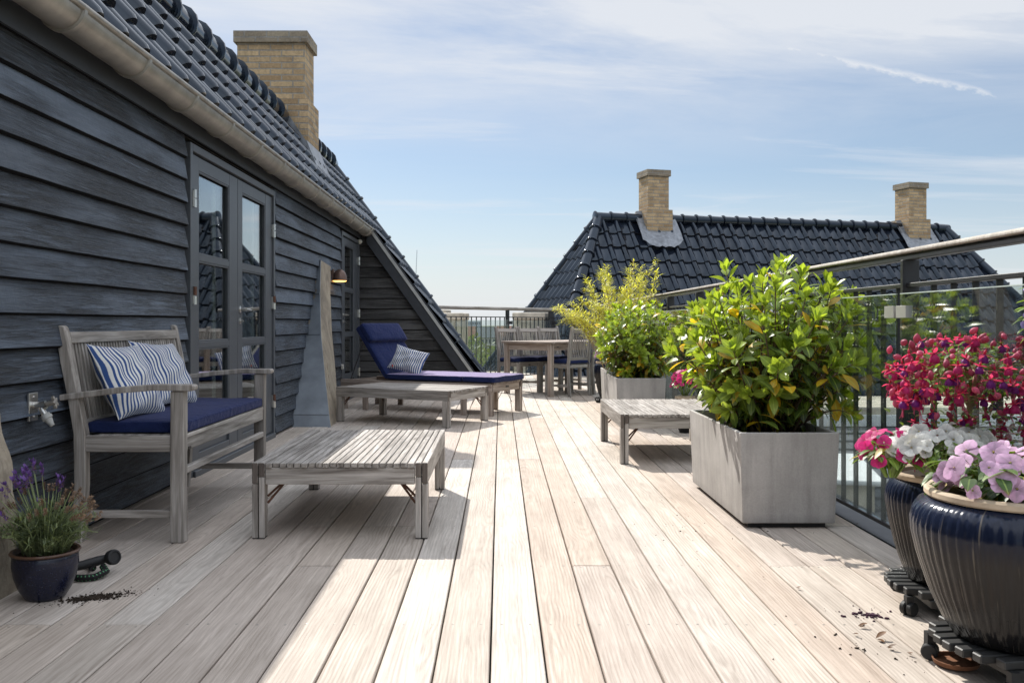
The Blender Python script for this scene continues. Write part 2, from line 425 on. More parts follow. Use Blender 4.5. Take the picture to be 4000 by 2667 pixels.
def fabric(name, col, sheen=.5, tint=(.8, .75, .95)):
    g = G(name); p = g.pos()
    n = g.noise(p, 380, 2); n1 = g.noise(p, 5, 4)
    f = g.math('MULTIPLY', g.rng(n, .3, .7, .8, 1.2), g.rng(n1, .3, .7, .88, 1.12))
    c = g.mix(1, (*col, 1), g.n('CombineColor', {0: f, 1: f, 2: f}).outputs[0], 'MULTIPLY')
    return g.done(g.bsdf(c, .9, .15, 0, g.math('ADD', n, g.math('MULTIPLY', g.noise(p, 9, 4, .6, 1.2), 14)), .35, .004, Sheen_Weight=sheen, Sheen_Roughness=.45, Sheen_Tint=(*tint, 1)))
M['navy'] = fabric('navy_canvas', (.012, .021, .078), .12)
M['navy_sunlit'] = fabric('sunlit_navy_canvas', (.23, .19, .33), .4, (1, .88, 1))  # paler cloth for the pad tops: sunlight put into the colour
def stripes():
    g = G('blue_white_stripe'); w = g.attr('wuv').outputs['Vector']; p = g.pos()
    x = g.n('SeparateXYZ', {0: w}).outputs[0]
    x = g.math('ADD', x, g.math('MULTIPLY', g.noise(p, 26, 3), .0012))
    s1 = g.math('SINE', g.math('MULTIPLY', x, 2 * pi / .0235))
    m = g.rng(s1, -.1, .25, 0, 1)
    n = g.noise(p, 420, 2)
    c = g.mix(m, (.74, .73, .7, 1), (.04, .085, .24, 1))
    f = g.rng(n, .3, .7, .85, 1.1)
    c = g.mix(1, c, g.n('CombineColor', {0: f, 1: f, 2: f}).outputs[0], 'MULTIPLY')
    return g.done(g.bsdf(c, .9, .15, 0, g.math('ADD', n, g.math('MULTIPLY', g.noise(p, 28, 3), 2.5)), .35, .003, Sheen_Weight=.1))
M['stripe'] = stripes()

def leafmat(name, young, mid, old, yellow=(.55, .36, .03), trans=.4, rough=.35, glow=1.5):
    g = G(name); a = g.n('SeparateXYZ', {0: g.attr('wuv').outputs['Vector']}).outputs[0]; r = g.attr('rnd').outputs['Fac']
    c = g.ramp(g.math('MULTIPLY', a, .5), [(0, young), (.25, mid), (.5, old), (.52, yellow), (1, yellow)])
    p = g.pos(); n = g.noise(p, 18, 4); sp = g.n('SeparateXYZ', {0: g.attr('wuv').outputs['Vector']})
    c = g.mix(g.rng(sp.outputs[2], .04, .16, .45, 0), c, (*[min(1, x * 1.6 + .05) for x in young], 1))
    c = g.mix(g.math('MULTIPLY', g.rng(sp.outputs[1], .8, 1, 0, .8), g.rng(n, .5, .62, 0, 1)), c, (.2, .13, .05, 1))
    f = g.math('MULTIPLY', g.rng(r, 0, 1, .66, 1.3), g.rng(n, .3, .7, .85, 1.15))
    c = g.mix(1, c, g.n('CombineColor', {0: f, 1: f, 2: f}).outputs[0], 'MULTIPLY')
    b = g.bsdf(c, rough, .5, 0, g.noise(p, 70, 3), .25, .003)
    tc = g.mix(1, c, (glow * 1.05, glow, glow * .35, 1), 'MULTIPLY')
    t = g.n('BsdfTranslucent', {0: tc})
    return g.done(g.n('MixShader', {0: trans, 1: b, 2: t}))
M['laurel'] = leafmat('laurel_leaf', (.285, .38, .06), (.145, .215, .035), (.048, .085, .024), trans=.42, glow=1.55)
M['bamboo'] = leafmat('bamboo_leaf', (.58, .58, .15), (.47, .48, .12), (.32, .33, .08), (.45, .35, .14), .45, .5)
M['herb'] = leafmat('lavender_leaf', (.22, .27, .12), (.16, .2, .1), (.10, .13, .075), (.3, .22, .13), .25, .7)
M['fleaf'] = leafmat('small_garden_leaf', (.2, .3, .06), (.1, .18, .04), (.04, .08, .022), (.4, .3, .06), .35, .45)
M['treeleaf'] = leafmat('tree_leaf', (.17, .205, .10), (.12, .15, .075), (.08, .105, .055), (.2, .2, .06), .3, .6)
def petal(name, col, trans=.35):
    g = G(name); r = g.attr('rnd').outputs['Fac']; p = g.pos()
    sp = g.n('SeparateXYZ', {0: g.attr('wuv').outputs['Vector']})
    f = g.math('MULTIPLY', g.rng(r, 0, 1, .75, 1.2), g.rng(g.noise(p, 60, 3), .3, .7, .8, 1.12))
    f = g.math('MULTIPLY', f, g.math('MULTIPLY', g.rng(sp.outputs[1], 0, .7, .72, 1.05), g.rng(sp.outputs[2], 0, .25, .88, 1)))
    c = g.mix(1, (*col, 1), g.n('CombineColor', {0: f, 1: f, 2: f}).outputs[0], 'MULTIPLY')
    b = g.bsdf(c, .5, .35, 0); t = g.n('BsdfTranslucent', {0: c})
    return g.done(g.n('MixShader', {0: trans, 1: b, 2: t}))
M['p_red'] = petal('crimson_petal', (.88, .07, .17), .5); M['p_purple'] = petal('violet_petal', (.34, .035, .36), .45)
M['p_pinkred'] = petal('pink_red_bud', (.86, .16, .28), .4); M['p_magenta'] = petal('magenta_petal', (.82, .05, .28), .45)
M['p_white'] = petal('white_petal', (.8, .8, .76)); M['p_pink'] = petal('pale_pink_petal', (.74, .47, .68))
M['p_lilac'] = petal('lilac_petal', (.42, .34, .72)); M['p_plum'] = petal('dark_plum_petal', (.08, .02, .05), .1); M['p_brown'] = petal('dry_brown_petal', (.26, .16, .09), .15)
M['p_lav'] = petal('lavender_petal', (.2, .1, .36), .25); M['p_yellow'] = petal('yellow_eye', (.7, .5, .1), .1)
M['deadleaf'] = petal('dry_leaf', (.14, .07, .03), .1)

def glaze():
    g = G('dark_glazed_stoneware'); w = g.attr('wuv').outputs['Vector']; p = g.pos()
    sp = g.n('SeparateXYZ', {0: w}); t, z = sp.outputs[0], sp.outputs[1]
    drip = g.noise(g.n('CombineXYZ', {0: g.math('MULTIPLY', t, 26), 1: g.math('MULTIPLY', z, 9), 2: 0}).outputs[0], 1, 4)
    h = g.math('ADD', z, g.math('MULTIPLY', drip, .06))
    c = g.ramp(h, [(.12, (.009, .009, .010)), (.27, (.016, .014, .014)), (.325, (.006, .009, .022)), (.40, (.014, .02, .042))])
    fl = g.math('SINE', g.math('MULTIPLY', t, 96))
    pat = g.rng(g.noise(g.n('CombineXYZ', {0: g.math('MULTIPLY', t, 18), 1: g.math('MULTIPLY', z, 5), 2: 3}).outputs[0], 1, 3), .60, .74, 0, .42)
    c = g.mix(g.math('MULTIPLY', g.rng(fl, .35, 1, 0, 1), pat), c, (.3, .26, .2, 1))
    return g.done(g.bsdf(c, g.rng(drip, .3, .7, .12, .24), .3, 0, fl, .12, .003))
M['glaze'] = glaze()
def glaze2():
    g = G('blue_glazed_stoneware'); p = g.pos()
    n = g.noise(p, 160, 2); n1 = g.noise(p, 9, 4)
    c = g.mix(g.rng(n, .62, .7, 0, .35), g.ramp(n1, [(.3, (.004, .005, .017)), (.7, (.009, .012, .034))]), (.1, .11, .16, 1))
    return g.done(g.bsdf(c, .25, .5, 0, n, .1, .002))
M['glaze_blue'] = glaze2()
def hose():
    g = G('green_flecked_hose'); w = g.attr('wuv').outputs['Vector']; sp = g.n('SeparateXYZ', {0: w})
    s1 = g.math('SINE', g.math('ADD', g.math('MULTIPLY', sp.outputs[0], 520), g.math('MULTIPLY', sp.outputs[1], 60)))
    s2 = g.math('SINE', g.math('MULTIPLY', sp.outputs[1], 250))
    m = g.math('MULTIPLY', g.rng(s1, .55, .75, 0, 1), g.rng(s2, .3, .5, 0, 1))
    return g.done(g.bsdf(g.mix(m, (.012, .012, .013, 1), (.1, .3, .14, 1)), .7, .3))
M['hose'] = hose()
def lamp_glow():
    g = G('warm_lamp_glow'); return g.done(g.n('Emission', {'Color': (1, .5, .12, 1), 'Strength': 2.2}))
M['glow'] = lamp_glow()
def ground():
    g = G('distant_land'); p = g.pos()
    n = g.noise(p, .012, 6); n2 = g.noise(p, .12, 5)
    c = g.ramp(n, [(.35, (.05, .075, .03)), (.5, (.09, .11, .06)), (.6, (.18, .17, .15)), (.72, (.07, .09, .04))])
    f = g.rng(n2, .3, .7, .7, 1.2)
    return g.done(g.bsdf(g.mix(1, c, g.n('CombineColor', {0: f, 1: f, 2: f}).outputs[0], 'MULTIPLY'), .9))
M['land'] = ground()
M['far_wall'] = plain('far_grey_facade', (.33, .37, .42), .7, .4, nscale=.2)
M['far_dark'] = plain('far_dark_facade', (.09, .11, .135), .6, .4, nscale=.2)
M['far_pale'] = plain('far_pale_facade', (.5, .49, .47), .8, .3, nscale=.3)
M['far_brick'] = plain('far_red_facade', (.26, .17, .13), .8, .3, nscale=.3)
M['far_roof'] = plain('far_red_roof', (.22, .12, .09), .8, .3, nscale=.4)
M['far_window'] = plain('far_window_glass', (.08, .1, .13), .2, .5, nscale=.3)
# ================================================================== the deck
WX = -1.93                    # face of the house wall
def make_deck():
    mb = MB(); pit = .1545; gap = .0055
    rows = [1.5 + .705 * k for k in range(-4, 24)]
    x = -.0285 - pit * 13; i = 0
    while x < 1.66:
        x0 = x + gap / 2; x1 = min(x + pit - gap / 2, 1.675); rr = random.Random(i * 7 + 3)
        cuts = [-2.0]; j = rr.randrange(1, 8)
        while j < len(rows):
            cuts.append(rows[j]); j += rr.randrange(5, 9)
        cuts.append(18.2)
        for a, b in zip(cuts, cuts[1:]):
            if b - a < .2: continue
            dz = rr.uniform(-.0012, .0012); z = rr.random(); c = .004
            prof = [(x0, -.028), (x0, -c), (x0 + c * .5, -c * .25), (x0 + c, 0), (x1 - c, 0), (x1 - c * .5, -c * .25), (x1, -c), (x1, -.028)]
            xm = (x0 + x1) / 2; ym = (a + b) / 2
            vs = []; wu = []
            for yy in (a + .0015, b - .0015):
                for px, pz in prof: vs.append((px, yy, pz + dz)); wu.append((yy - ym, px - xm, pz))
            n = len(prof)
            fs = [tuple(range(n))[::-1], tuple(range(n, 2 * n))] + [(k, (k + 1) % n, n + (k + 1) % n, n + k) for k in range(n)]
            fs = [f[::-1] for f in fs]
            mb.add(vs, fs, z, wu)
            for yy in rows:
                if a + .01 < yy < b + .02 and yy < 9:
                    for off in ((yy,) if (abs(yy - b) > .05 and abs(yy - a) > .05) else (yy - .022, yy + .022)):
                        for sx in (x0 + .03, x1 - .03):
                            if a < off < b:
                                mb.lathe((sx, off, dz + .0002), [(.0042, 0), (.0036, .0006), (.0016, .0003)], 8, mat=1, capb=False)
        x += pit; i += 1
    o = mb.build('deck', [M['deck'], M['gutter']])
    tag(o, kind='structure')
    # joists and dark underside of the deck
    mb = MB(); mb.box(-1.95, 1.66, -2, 18.2, -.3, -.06)
    tag(mb.build('deck_underside', M['void']), kind='structure')
make_deck()

# ================================================================== the black house
PT = 1.40                                   # roof pitch (rise over run)
cs = 1 / math.sqrt(1 + PT * PT); sn = PT * cs
EX, EZ = -1.80, H + 1.27 + .03 * PT                    # eaves line of the tiles
RX = -2.50; RZ = EZ + PT * (EX - RX) + .0        # ridge
roofz = lambda x: EZ + PT * (EX - x)
house = thing('house', 'black timber clad house with steep glazed tile roof along the terrace', 'house', (-1.93, 4, 0))
YG = 12.45                                  # gable wall that closes the terrace

def clap_board(mb, t0, t1, z0, hgt, place, seed, top=None, lift=.034):
    w1 = wob(seed); w2 = wob(seed + 99); n = max(2, int((t1 - t0) / .09)); rr = random.Random(seed)
    vs = []; wu = []; fs = []; f2 = []; li = lift + rr.uniform(-.004, .004); K = 6
    for i in range(n + 1):
        t = t0 + (t1 - t0) * i / n; e = w1(t) * .0026; q = w2(t) * .0025
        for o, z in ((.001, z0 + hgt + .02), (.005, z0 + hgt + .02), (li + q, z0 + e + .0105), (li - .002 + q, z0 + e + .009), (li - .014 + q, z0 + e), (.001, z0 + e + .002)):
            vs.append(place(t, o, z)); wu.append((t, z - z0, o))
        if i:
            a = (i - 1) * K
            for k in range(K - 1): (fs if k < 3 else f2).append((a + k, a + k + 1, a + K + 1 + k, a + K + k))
    fs.append(tuple(range(K))[::-1]); e = n * K; fs.append(tuple(e + k for k in range(K)))
    fs[0:0] = []
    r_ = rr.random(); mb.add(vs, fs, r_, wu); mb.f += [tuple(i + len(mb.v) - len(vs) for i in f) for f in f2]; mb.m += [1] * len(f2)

mb = MB(); EXPO = .1385
pl = lambda t, o, z: V((WX + o, t, z))
sd = 100
for (a, b) in ((-2.5, 5.60), (7.80, 11.02)):
    for k in range(16): clap_board(mb, a, b, .012 + EXPO * k, EXPO, pl, sd); sd += 1
for (a, b) in ((5.60, 7.80), (11.02, 12.45)):
    clap_board(mb, a, b, 2.09, EXPO, pl, sd); sd += 1
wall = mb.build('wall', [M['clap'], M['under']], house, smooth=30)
mb = MB()                                   # carcass behind the boards, with the two door openings
for a, b in ((-3, 5.63), (7.77, 11.03), (12.40, 12.5)): mb.box(WX - .14, WX, a, b, -.3, 2.3)
for a, b in ((5.63, 7.77), (11.03, 12.40)): mb.box(WX - .14, WX, a, b, 2.09, 2.3); mb.box(WX - .14, WX, a, b, -.3, -.001)
mb.box(-5.3, WX - .14, -3.0, 13.55, -.3, -.02)
mb.box(-4.9, -4.8, -3.0, 13.55, -.02, 2.3); mb.box(-4.8, WX - .14, -3.0, -2.9, -.02, 2.3)
mb.box(-4.8, WX - .14, 8.6, 8.7, -.02, 2.3); mb.box(-4.8, WX - .14, 13.4, 13.5, -.02, 2.3)
mb.box(-4.8, WX - .14, -3, 13.5, 2.31, 2.35)
mb.build('inner_shell', M['void'], wall)
mb = MB(); mb.box(WX - .002, -1.8, -3, YG, 2.185, 2.2); mb.box(WX + .03, WX + .055, -3, YG, 2.205, 2.27); mb.box(WX + .036, WX + .05, -3, YG, 2.085, 2.186)
mb.build('soffit', M['black_paint'], wall)

mb = MB()
plg = lambda t, o, z: V((t, YG - o, z))
for k in range(16):
    z = .012 + EXPO * 1.015 * k; x1 = EX - (z + .10 - EZ) / PT
    if x1 > WX + .05: clap_board(mb, WX, x1, z, EXPO * 1.015, plg, 400 + k, lift=.026)
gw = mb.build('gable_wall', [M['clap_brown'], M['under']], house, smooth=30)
mb = MB()
zz = lambda x: roofz(x) - .05
mb.prism([(WX, -.3), (EX + 2.0, -.3), (EX + 2.0, zz(EX + 2.0)), (WX, zz(WX))], YG + .002, YG + .1, lambda p, q, t: V((p, t, q)))
mb.build('gable_backing', M['black_paint'], gw)
mb = MB(); mb.prism([(-4.9, -.3), (EX + 2.0, -.3), (EX + 2.0, zz(EX + 2.0)), (RX, zz(RX)), (-4.9, zz(-.1))], 13.42, 13.5, lambda p, q, t: V((p, t, q))); mb.build('far_gable', M['black_paint'], gw)
mb = MB(); mb.prism([(-4.9, -.3), (WX, -.3), (WX, 2.2), (RX, zz(RX)), (-4.9, zz(-.1))], -3.02, -2.92, lambda p, q, t: V((p, t, q))); mb.build('near_gable', M['black_paint'], gw)
# barge board with its metal strip
mb = MB()
xa, xb = -1.80, -.02
mb.prism([(xa, roofz(xa) - .235), (xb, roofz(xb) - .235), (xb, roofz(xb) - .02), (xa, roofz(xa) - .02)], YG - .085, YG - .03, lambda p, q, t: V((p, t, q)))
bb = mb.build('barge_board', M['black_paint'], house, bevel=.003)
mb = MB()
mb.prism([(xa, roofz(xa) - .018), (xb, roofz(xb) - .018), (xb, roofz(xb) + .045), (xa, roofz(xa) + .045)], YG - .1, YG - .075, lambda p, q, t: V((p, t, q)))
for k in range(5):
    x = -.35 - k * .22; mb.lathe((x + .08, YG + .02, roofz(x + .08) + .05), [(.012, 0), (.012, .025), (.006, .035)], 8)
mb.build('verge_strip', M['clamp'], bb)
mb = MB(); mb.prism([(xa, roofz(xa) - .01), (xb, roofz(xb) - .01), (xb, roofz(xb) + .075), (xa, roofz(xa) + .075)], YG - .074, YG - .03, lambda p, q, t: V((p, t, q))); mb.build('verge_board', M['black_paint'], bb)

# ---- tiles
def prof2(p):
    if p < .40: return .062 * math.sin(pi * p / .40) ** .6
    return -.012 * math.sin(pi * (p - .40) / .60)
def rollf(p): return math.sin(pi * p / .52) ** .5 if p < .52 else 0
def prof(p):
    if p < .52: return .042 * math.sin(pi * p / .52) ** .75
    q = (p - .52) / .48
    return -.008 * math.sin(pi * q) + .011 * max(0, 1 - abs(q - .62) / .16)
def tile_field(mb, o, along, up, nrm, tw, gauge, n, rng, phase=0, ns=14, nose=.022, pf=None):
    """pantile courses; o = eaves corner, rng(s) = span along the eaves at slope distance s"""
    o = V(o); along = V(along).normalized(); up = V(up).normalized(); nrm = V(nrm).normalized()
    for c in range(n):
        s0 = c * gauge; a0, a1 = rng(s0); b0, b1 = rng(s0 + gauge)
        lo = min(a0, b0); hi = max(a1, b1)
        k0 = math.floor((lo - phase) / tw); k1 = math.ceil((hi - phase) / tw)
        for k in range(k0, k1):
            base = phase + k * tw; rr = random.Random(k * 131 + c * 17); rnd = rr.random(); jz = rr.uniform(-.005, .005); js = rr.uniform(-.008, .008)
            rows = ((-.012, .016 - nose, 1), (-.012, .040, .6), (.012, .046, 0), (gauge * .5, .026, 0), (gauge + .04, .002, 0))
            vs = []; wu = []; fs = []; ok = False
            for ri, (ds, lift, ns_) in enumerate(rows):
                s = s0 + ds + (js if ri < 3 else 0); ra, rb = rng(max(s, s0))
                for i in range(ns + 1):
                    p = i / ns; a = base + p * tw
                    if ra < a < rb: ok = True
                    a = min(max(a, ra), rb)
                    h = (pf(p) + lift if pf else prof(p) + .004 + (lift - .004) * (.22 + .78 * rollf(p))) + jz
                    vs.append(o + along * a + up * s + nrm * h); wu.append((a, s, ns_))
            if not ok: continue
            for ri in range(4):
                for i in range(ns):
                    q = ri * (ns + 1) + i; fs.append((q, q + 1, q + ns + 2, q + ns + 1))
            mb.add(vs, fs, rnd, wu)
def roll(mb, a, b, r, step, flat=None):
    """row of half round cap tiles with raised collars"""
    a = V(a); b = V(b); L = (b - a).length; d = (b - a) / L; n = max(1, round(L / step)); st = L / n
    for i in range(n):
        t = i * st
        pts = [a + d * (t + q * st) for q in (-.02, .0, .06, .09, .1, .55, 1.0)]
        mb.tube(pts, [r * 1.05, r * 1.24, r * 1.26, r * 1.2, r * 1.02, r * .98, r * .93], 14, rnd=R.random())
mb = MB()
TW = .277; GA = .345; NC = 4
slope = (EX - RX) / cs
tile_field(mb, (EX, 0, EZ), (0, 1, 0), (-cs, 0, sn), (sn, 0, cs), TW, slope / 4, 4, lambda s: (-3.0, 13.55), .05)
roof = mb.build('roof', M['tile'], house, smooth=50)
mb = MB()                                    # the slope runs on below the terrace end
tile_field(mb, (EX + 1.90, 0, EZ - 1.90 * PT), (0, 1, 0), (-cs, 0, sn), (sn, 0, cs), TW, 1.90 / cs / 10, 10, lambda s: (YG - .02, 13.55), .05)
mb.build('lower_roof', M['tile'], roof, smooth=50)
mb = MB()
mb.prism([(EX + .02, EZ - .06), (RX, RZ - .02), (-5.0, RZ - PT * 2.5), (-5.0, RZ - PT * 2.5 - .06), (RX, RZ - .09), (EX + .02, EZ - .10)], -3.05, 13.5, lambda p, q, t: V((p, t, q)))
mb.build('roof_boarding', M['black_paint'], roof)
for a, b in ((-3, 10.45), (11.05, 13.6)): mb = MB(); roll(mb, (RX, a, RZ + .05), (RX, b, RZ + .05), .115, .36); mb.build('ridge_tile', M['tile'], roof, smooth=45)
mb = MB()
xl = EX + 1.75
roll(mb, (xl, 13.5, roofz(xl) + .05), (RX, 13.5, RZ + .05), .085, .34)
mb.build('verge_tile', M['tile'], roof, smooth=45)
# ---- gutter
gx = -1.79
gz = lambda y: 2.236 - .0042 * (y - 3.7)
mb = MB(); N = 14
ys = [-3 + .25 * k for k in range(63)]; ys = [y for y in ys if y < 12.36] + [12.36]
vs = []; fs = []
for y in ys:
    for k in range(N + 1):
        t = pi + pi * k / N; vs.append((gx + .085 * math.cos(t), y, gz(y) + .085 * math.sin(t)))
for i in range(len(ys) - 1):
    for k in range(N):
        a = i * (N + 1) + k; fs.append((a, a + 1, a + N + 2, a + N + 1))
e = (len(ys) - 1) * (N + 1); fs.append(tuple(e + k for k in range(N + 1)))
mb.add(vs, fs)
mb.tube([(gx + .088, y, gz(y) + .004) for y in (-3, 4, 8, 12.36)], .012, 10)
gut = mb.build('gutter', M['gutter'], house, smooth=50)
so = gut.modifiers.new('sheet', 'SOLIDIFY'); so.thickness = .003
first = None
for k in range(-5, 13):
    y = 3.77 + .7 * k
    if y > 12.2: break
    if first is None:
        mb = MB(); vs = []; fs = []
        for yy, rr_ in ((-.017, .086), (-.013, .0985), (.013, .0985), (.017, .086)):
            for q in range(N + 3):
                t = pi * .98 + pi * 1.03 * q / (N + 2); vs.append((rr_ * math.cos(t), yy, rr_ * math.sin(t)))
        for i in range(3):
            for q in range(N + 2):
                a = i * (N + 3) + q; fs.append((a, a + 1, a + N + 4, a + N + 3))
        mb.add(vs, fs); mb.tube([(.088, -.02, .004), (.088, .02, .004)], .0155, 10)
        mb.lathe((.078, 0, -.035), [(.008, -.004), (.006, .004)], 8, M=Matrix.Rotation(rad(65), 4, 'Y'))
        first = mb.build('bracket', M['gutter'], gut, smooth=50, local=True); br = first
    else:
        br = first.copy(); COL.objects.link(br); br.parent = gut
    br.location = V((gx, y, gz(y))) - house.location

# ---- chimney
def chimney(parent, name, Mx, base, w, dp, z_roof, z_step, z_top, spread, capo, capin=.0, bm='brick'):
    mb = MB(); mb.brick(0, w, 0, dp, z_step, z_top - .13, Mx, R.random())
    mb.brick(-spread, w + spread, -spread, dp + spread, z_roof, z_step, Mx, R.random())
    ch = mb.build(name, M[bm], parent)
    mb = MB(); mb.brick(-capo, w + capo, -capo, dp + capo, z_top - .128, z_top, Mx, .3)
    mb.brick(.1, w - .1, .1, dp - .1, z_top + .001, z_top + .02, Mx, .3)
    mb.build('cap', M['brick_cap'], ch, bevel=.006)
    return ch
CY = 10.5
ch = chimney(house, 'chimney', Matrix.Translation((-3.0, CY, 0)), 0, .77, .5, 2.2, H + 2.54, H + 3.32, .05, .035)
mb = MB()                                    # lead skirt that follows the slope round the stack
xr, xl_ = -2.18, -2.75
for (y0, y1) in ((CY - .20, CY - .052), (CY + .552, CY + .66)):
    mb.prism([(xr + .12, roofz(xr + .12) + .07), (xr + .12, roofz(xr + .12) + .075), (RX, RZ + .082), (RX, RZ + .076)], y0, y1, lambda p, q, t: V((p, t, q)))
mb.prism([(xr + .02, roofz(xr) + .00), (xr + .035, roofz(xr + .02) + .0), (RX, RZ + .10), (RX, RZ + .22), (xr + .02, roofz(xr + .02) + .18)], CY - .062, CY - .0515, lambda p, q, t: V((p, t, q)))
mb.prism([(xr + .001, roofz(xr) + .2), (xr + .012, roofz(xr) + .2), (xr + .14, roofz(xr + .14) + .08), (EX + .0, EZ + .066), (EX - .01, EZ + .06), (xr + .05, roofz(xr + .05) + .06)], CY - .2, CY + .6, lambda p, q, t: V((p, t, q)))
mb.build('flashing', M['lead'], ch, smooth=30)

# ---- doors
def door(label, y0, y1, leaves, zt, hinge_side, handle_at):
    """frame in the wall, then leaves; leaves = [(y0, y1, glass y0, glass y1)]"""
    mb = MB(); x0 = WX - .06
    mb.box(x0, WX + .034, y0, y0 + .045, 0, zt + .06); mb.box(x0, WX + .034, y1 - .045, y1, 0, zt + .06)
    mb.box(x0, WX + .034, y0 + .045, y1 - .045, zt + .012, zt + .06); mb.box(x0, WX + .05, y0 + .045, y1 - .045, -.02, .035)
    fr = mb.build('door', M['grey_paint'], house, bevel=.003); tag(fr, label)
    for (a, b, g0, g1) in leaves:
        mb = MB(); xa_, xb_ = WX - .03, WX + .018
        mb.box(xa_, xb_, a, g0, .04, zt); mb.box(xa_, xb_, g1, b, .04, zt)
        zs = [(.04, .13), (.245, .31), (.79, .83), (1.345, 1.385), (1.915, zt)]
        for z0, z1 in zs: mb.box(xa_ + .001, xb_ - .001, g0, g1, z0, z1)
        mb.box(xa_ + .015, xb_ - .018, g0, g1, .13, .245)
        for z0, z1 in ((.31, .79), (.83, 1.345), (1.385, 1.915)):   # glazing beads
            mb.box(xb_ - .016, xb_ - .004, g0, g0 + .012, z0, z1); mb.box(xb_ - .016, xb_ - .004, g1 - .012, g1, z0, z1)
            mb.box(xb_ - .016, xb_ - .004, g0 + .012, g1 - .012, z0, z0 + .012); mb.box(xb_ - .016, xb_ - .004, g0 + .012, g1 - .012, z1 - .012, z1)
        mb.build('leaf', M['grey_paint'], fr, bevel=.0025)
        for z0, z1 in ((.31, .79), (.83, 1.345), (1.385, 1.915)):
            mb = MB(); mb.box(WX - .014, WX - .008, g0 - .003, g1 + .003, z0 - .003, z1 + .003); mb.build('pane', M['pane'], fr)
    mb = MB()                                # pale inner lining behind the glass
    for a, b in ((y0 + .02, y0 + .05), (y1 - .05, y1 - .02)): mb = MB(); mb.box(WX - .30, WX - .141, a, b, .001, zt); mb.build('lining', M['reveal'], fr)
    for (a, b, g0, g1) in leaves: mb = MB(); mb.box(WX - .075, WX - .065, g1 - .10, g1 - .045, .32, zt - .1); mb.build('lining', M['reveal'], fr)
    for y, zs in hinge_side:
        for z, m in zs:
            mb = MB(); mb.tube([(WX + .04, y, z - .055), (WX + .04, y, z - .003)], .0125, 10, mat=0); mb.tube([(WX + .04, y, z + .003), (WX + .04, y, z + .055)], .0125, 10, mat=1)
            mb.box(WX + .02, WX + .0345, y - .018, y + .018, z - .05, z + .05)
            mb.build('hinge', [M['steel'], M[m]], fr, smooth=40)
    y, s = handle_at
    mb = MB(); RY = Matrix.Rotation(pi / 2, 4, 'Y')
    mb.lathe((WX + .018, y, 1.05), [(.026, 0), (.026, .004), (.012, .008), (.011, .045)], 16, M=RY)
    mb.tube([(WX + .062, y, 1.05), (WX + .066, y + s * .03, 1.05), (WX + .066, y + s * .12, 1.046)], [.011, .010, .008], 10)
    mb.lathe((WX + .018, y, .965), [(.024, 0), (.024, .004), (.009, .006), (.009, .02)], 16, M=RY); mb.box(WX + .03, WX + .044, y - .012, y + .012, .96, .97)
    mb.build('handle', M['steel'], fr, smooth=40)
door('grey double glazed terrace door', 5.64, 7.76, [(5.69, 6.70, 5.845, 6.50), (6.71, 7.71, 6.83, 7.50)], 2.0,
     [(5.70, ((1.72, 'steel'), (1.12, 'rust'), (.3, 'steel'))), (7.70, ((1.72, 'steel'), (1.12, 'rust'), (.3, 'rust')))], (6.765, 1))
door('narrow grey glazed door at the far end', 11.04, 12.40, [(11.09, 12.35, 11.32, 12.02)], 2.0,
     [(12.34, ((1.78, 'steel'), (1.08, 'steel'), (.3, 'steel')))], (11.2, 1))

# ================================================================== stone buttresses against the wall
def loft(mb, secs, rnd=.5, mats=None):
    """closed four sided sections stacked upward; mats = material per side"""
    for i in range(len(secs) - 1):
        for k in range(4):
            a, b = secs[i], secs[i + 1]; q = (k + 1) % 4; n = 6
            vs = []; fs = []
            for u in range(n + 1):
                for w in range(n + 1):
                    p = (V(a[k]).lerp(V(a[q]), u / n)).lerp(V(b[k]).lerp(V(b[q]), u / n), w / n); vs.append(p)
            for u in range(n):
                for w in range(n): c = u * (n + 1) + w; fs.append((c, c + n + 1, c + n + 2, c + 1))
            mb.add(vs, fs, rnd, None, mats[k] if mats else 0)
    t = secs[-1]; mb.add(t, [(0, 1, 2, 3)], rnd, None, mats[1] if mats else 0)
bt = thing('stone_buttress', 'tapering stone buttress clad in blue grey zinc between the two doors', 'buttress', (-1.75, 8.7, 0))
secs = [[(-1.95, 8.45, -.02), (-1.553, 8.43, -.02), (-1.59, 9.07, -.02), (-1.95, 9.3, -.02)],
        [(-1.95, 8.52, .11), (-1.585, 8.50, .11), (-1.615, 9.16, .11), (-1.95, 9.4, .11)],
        [(-1.95, 8.80, .45), (-1.675, 8.77, .45), (-1.70, 9.5, .45), (-1.95, 9.7, .45)],
        [(-1.95, 9.12, .84), (-1.768, 9.06, .84), (-1.79, 9.79, .84), (-1.95, 9.95, .84)],
        [(-1.95, 9.45, 1.25), (-1.845, 9.40, 1.25), (-1.86, 10.08, 1.25), (-1.95, 10.2, 1.25)],
        [(-1.95, 9.75, 1.615), (-1.90, 9.73, 1.615), (-1.905, 10.34, 1.585), (-1.95, 10.4, 1.585)]]
mb = MB(); loft(mb, secs); mb.build('stone_core', M['stone'], bt, smooth=25)
mb = MB()                                    # zinc sheets with a ragged wall edge and folded seams
def zsheet(i, j):
    a, b = secs[i], secs[j]; w = wob(i + 3)
    vs = []; fs = []; n = 12
    for k in range(n + 1):
        t = k / n
        l = V(a[0]).lerp(V(b[0]), t); r = V(a[1]).lerp(V(b[1]), t)
        l.x += .0 + .012 * w(t * 9) + .03; l.y -= .012; r.y -= .012; r.x += .004
        r2 = r + V((0, .02, 0)); l2 = V(l) + V((0, .01, 0))
        vs += [l2, l, r, r2]
        if k:
            o = (k - 1) * 4
            for q in range(3): fs.append((o + q, o + q + 1, o + q + 5, o + q + 4))
    fs.append((3, 2, 1, 0)); mb.add(vs, fs, R.random())
for i in range(5): zsheet(i, i + 1)
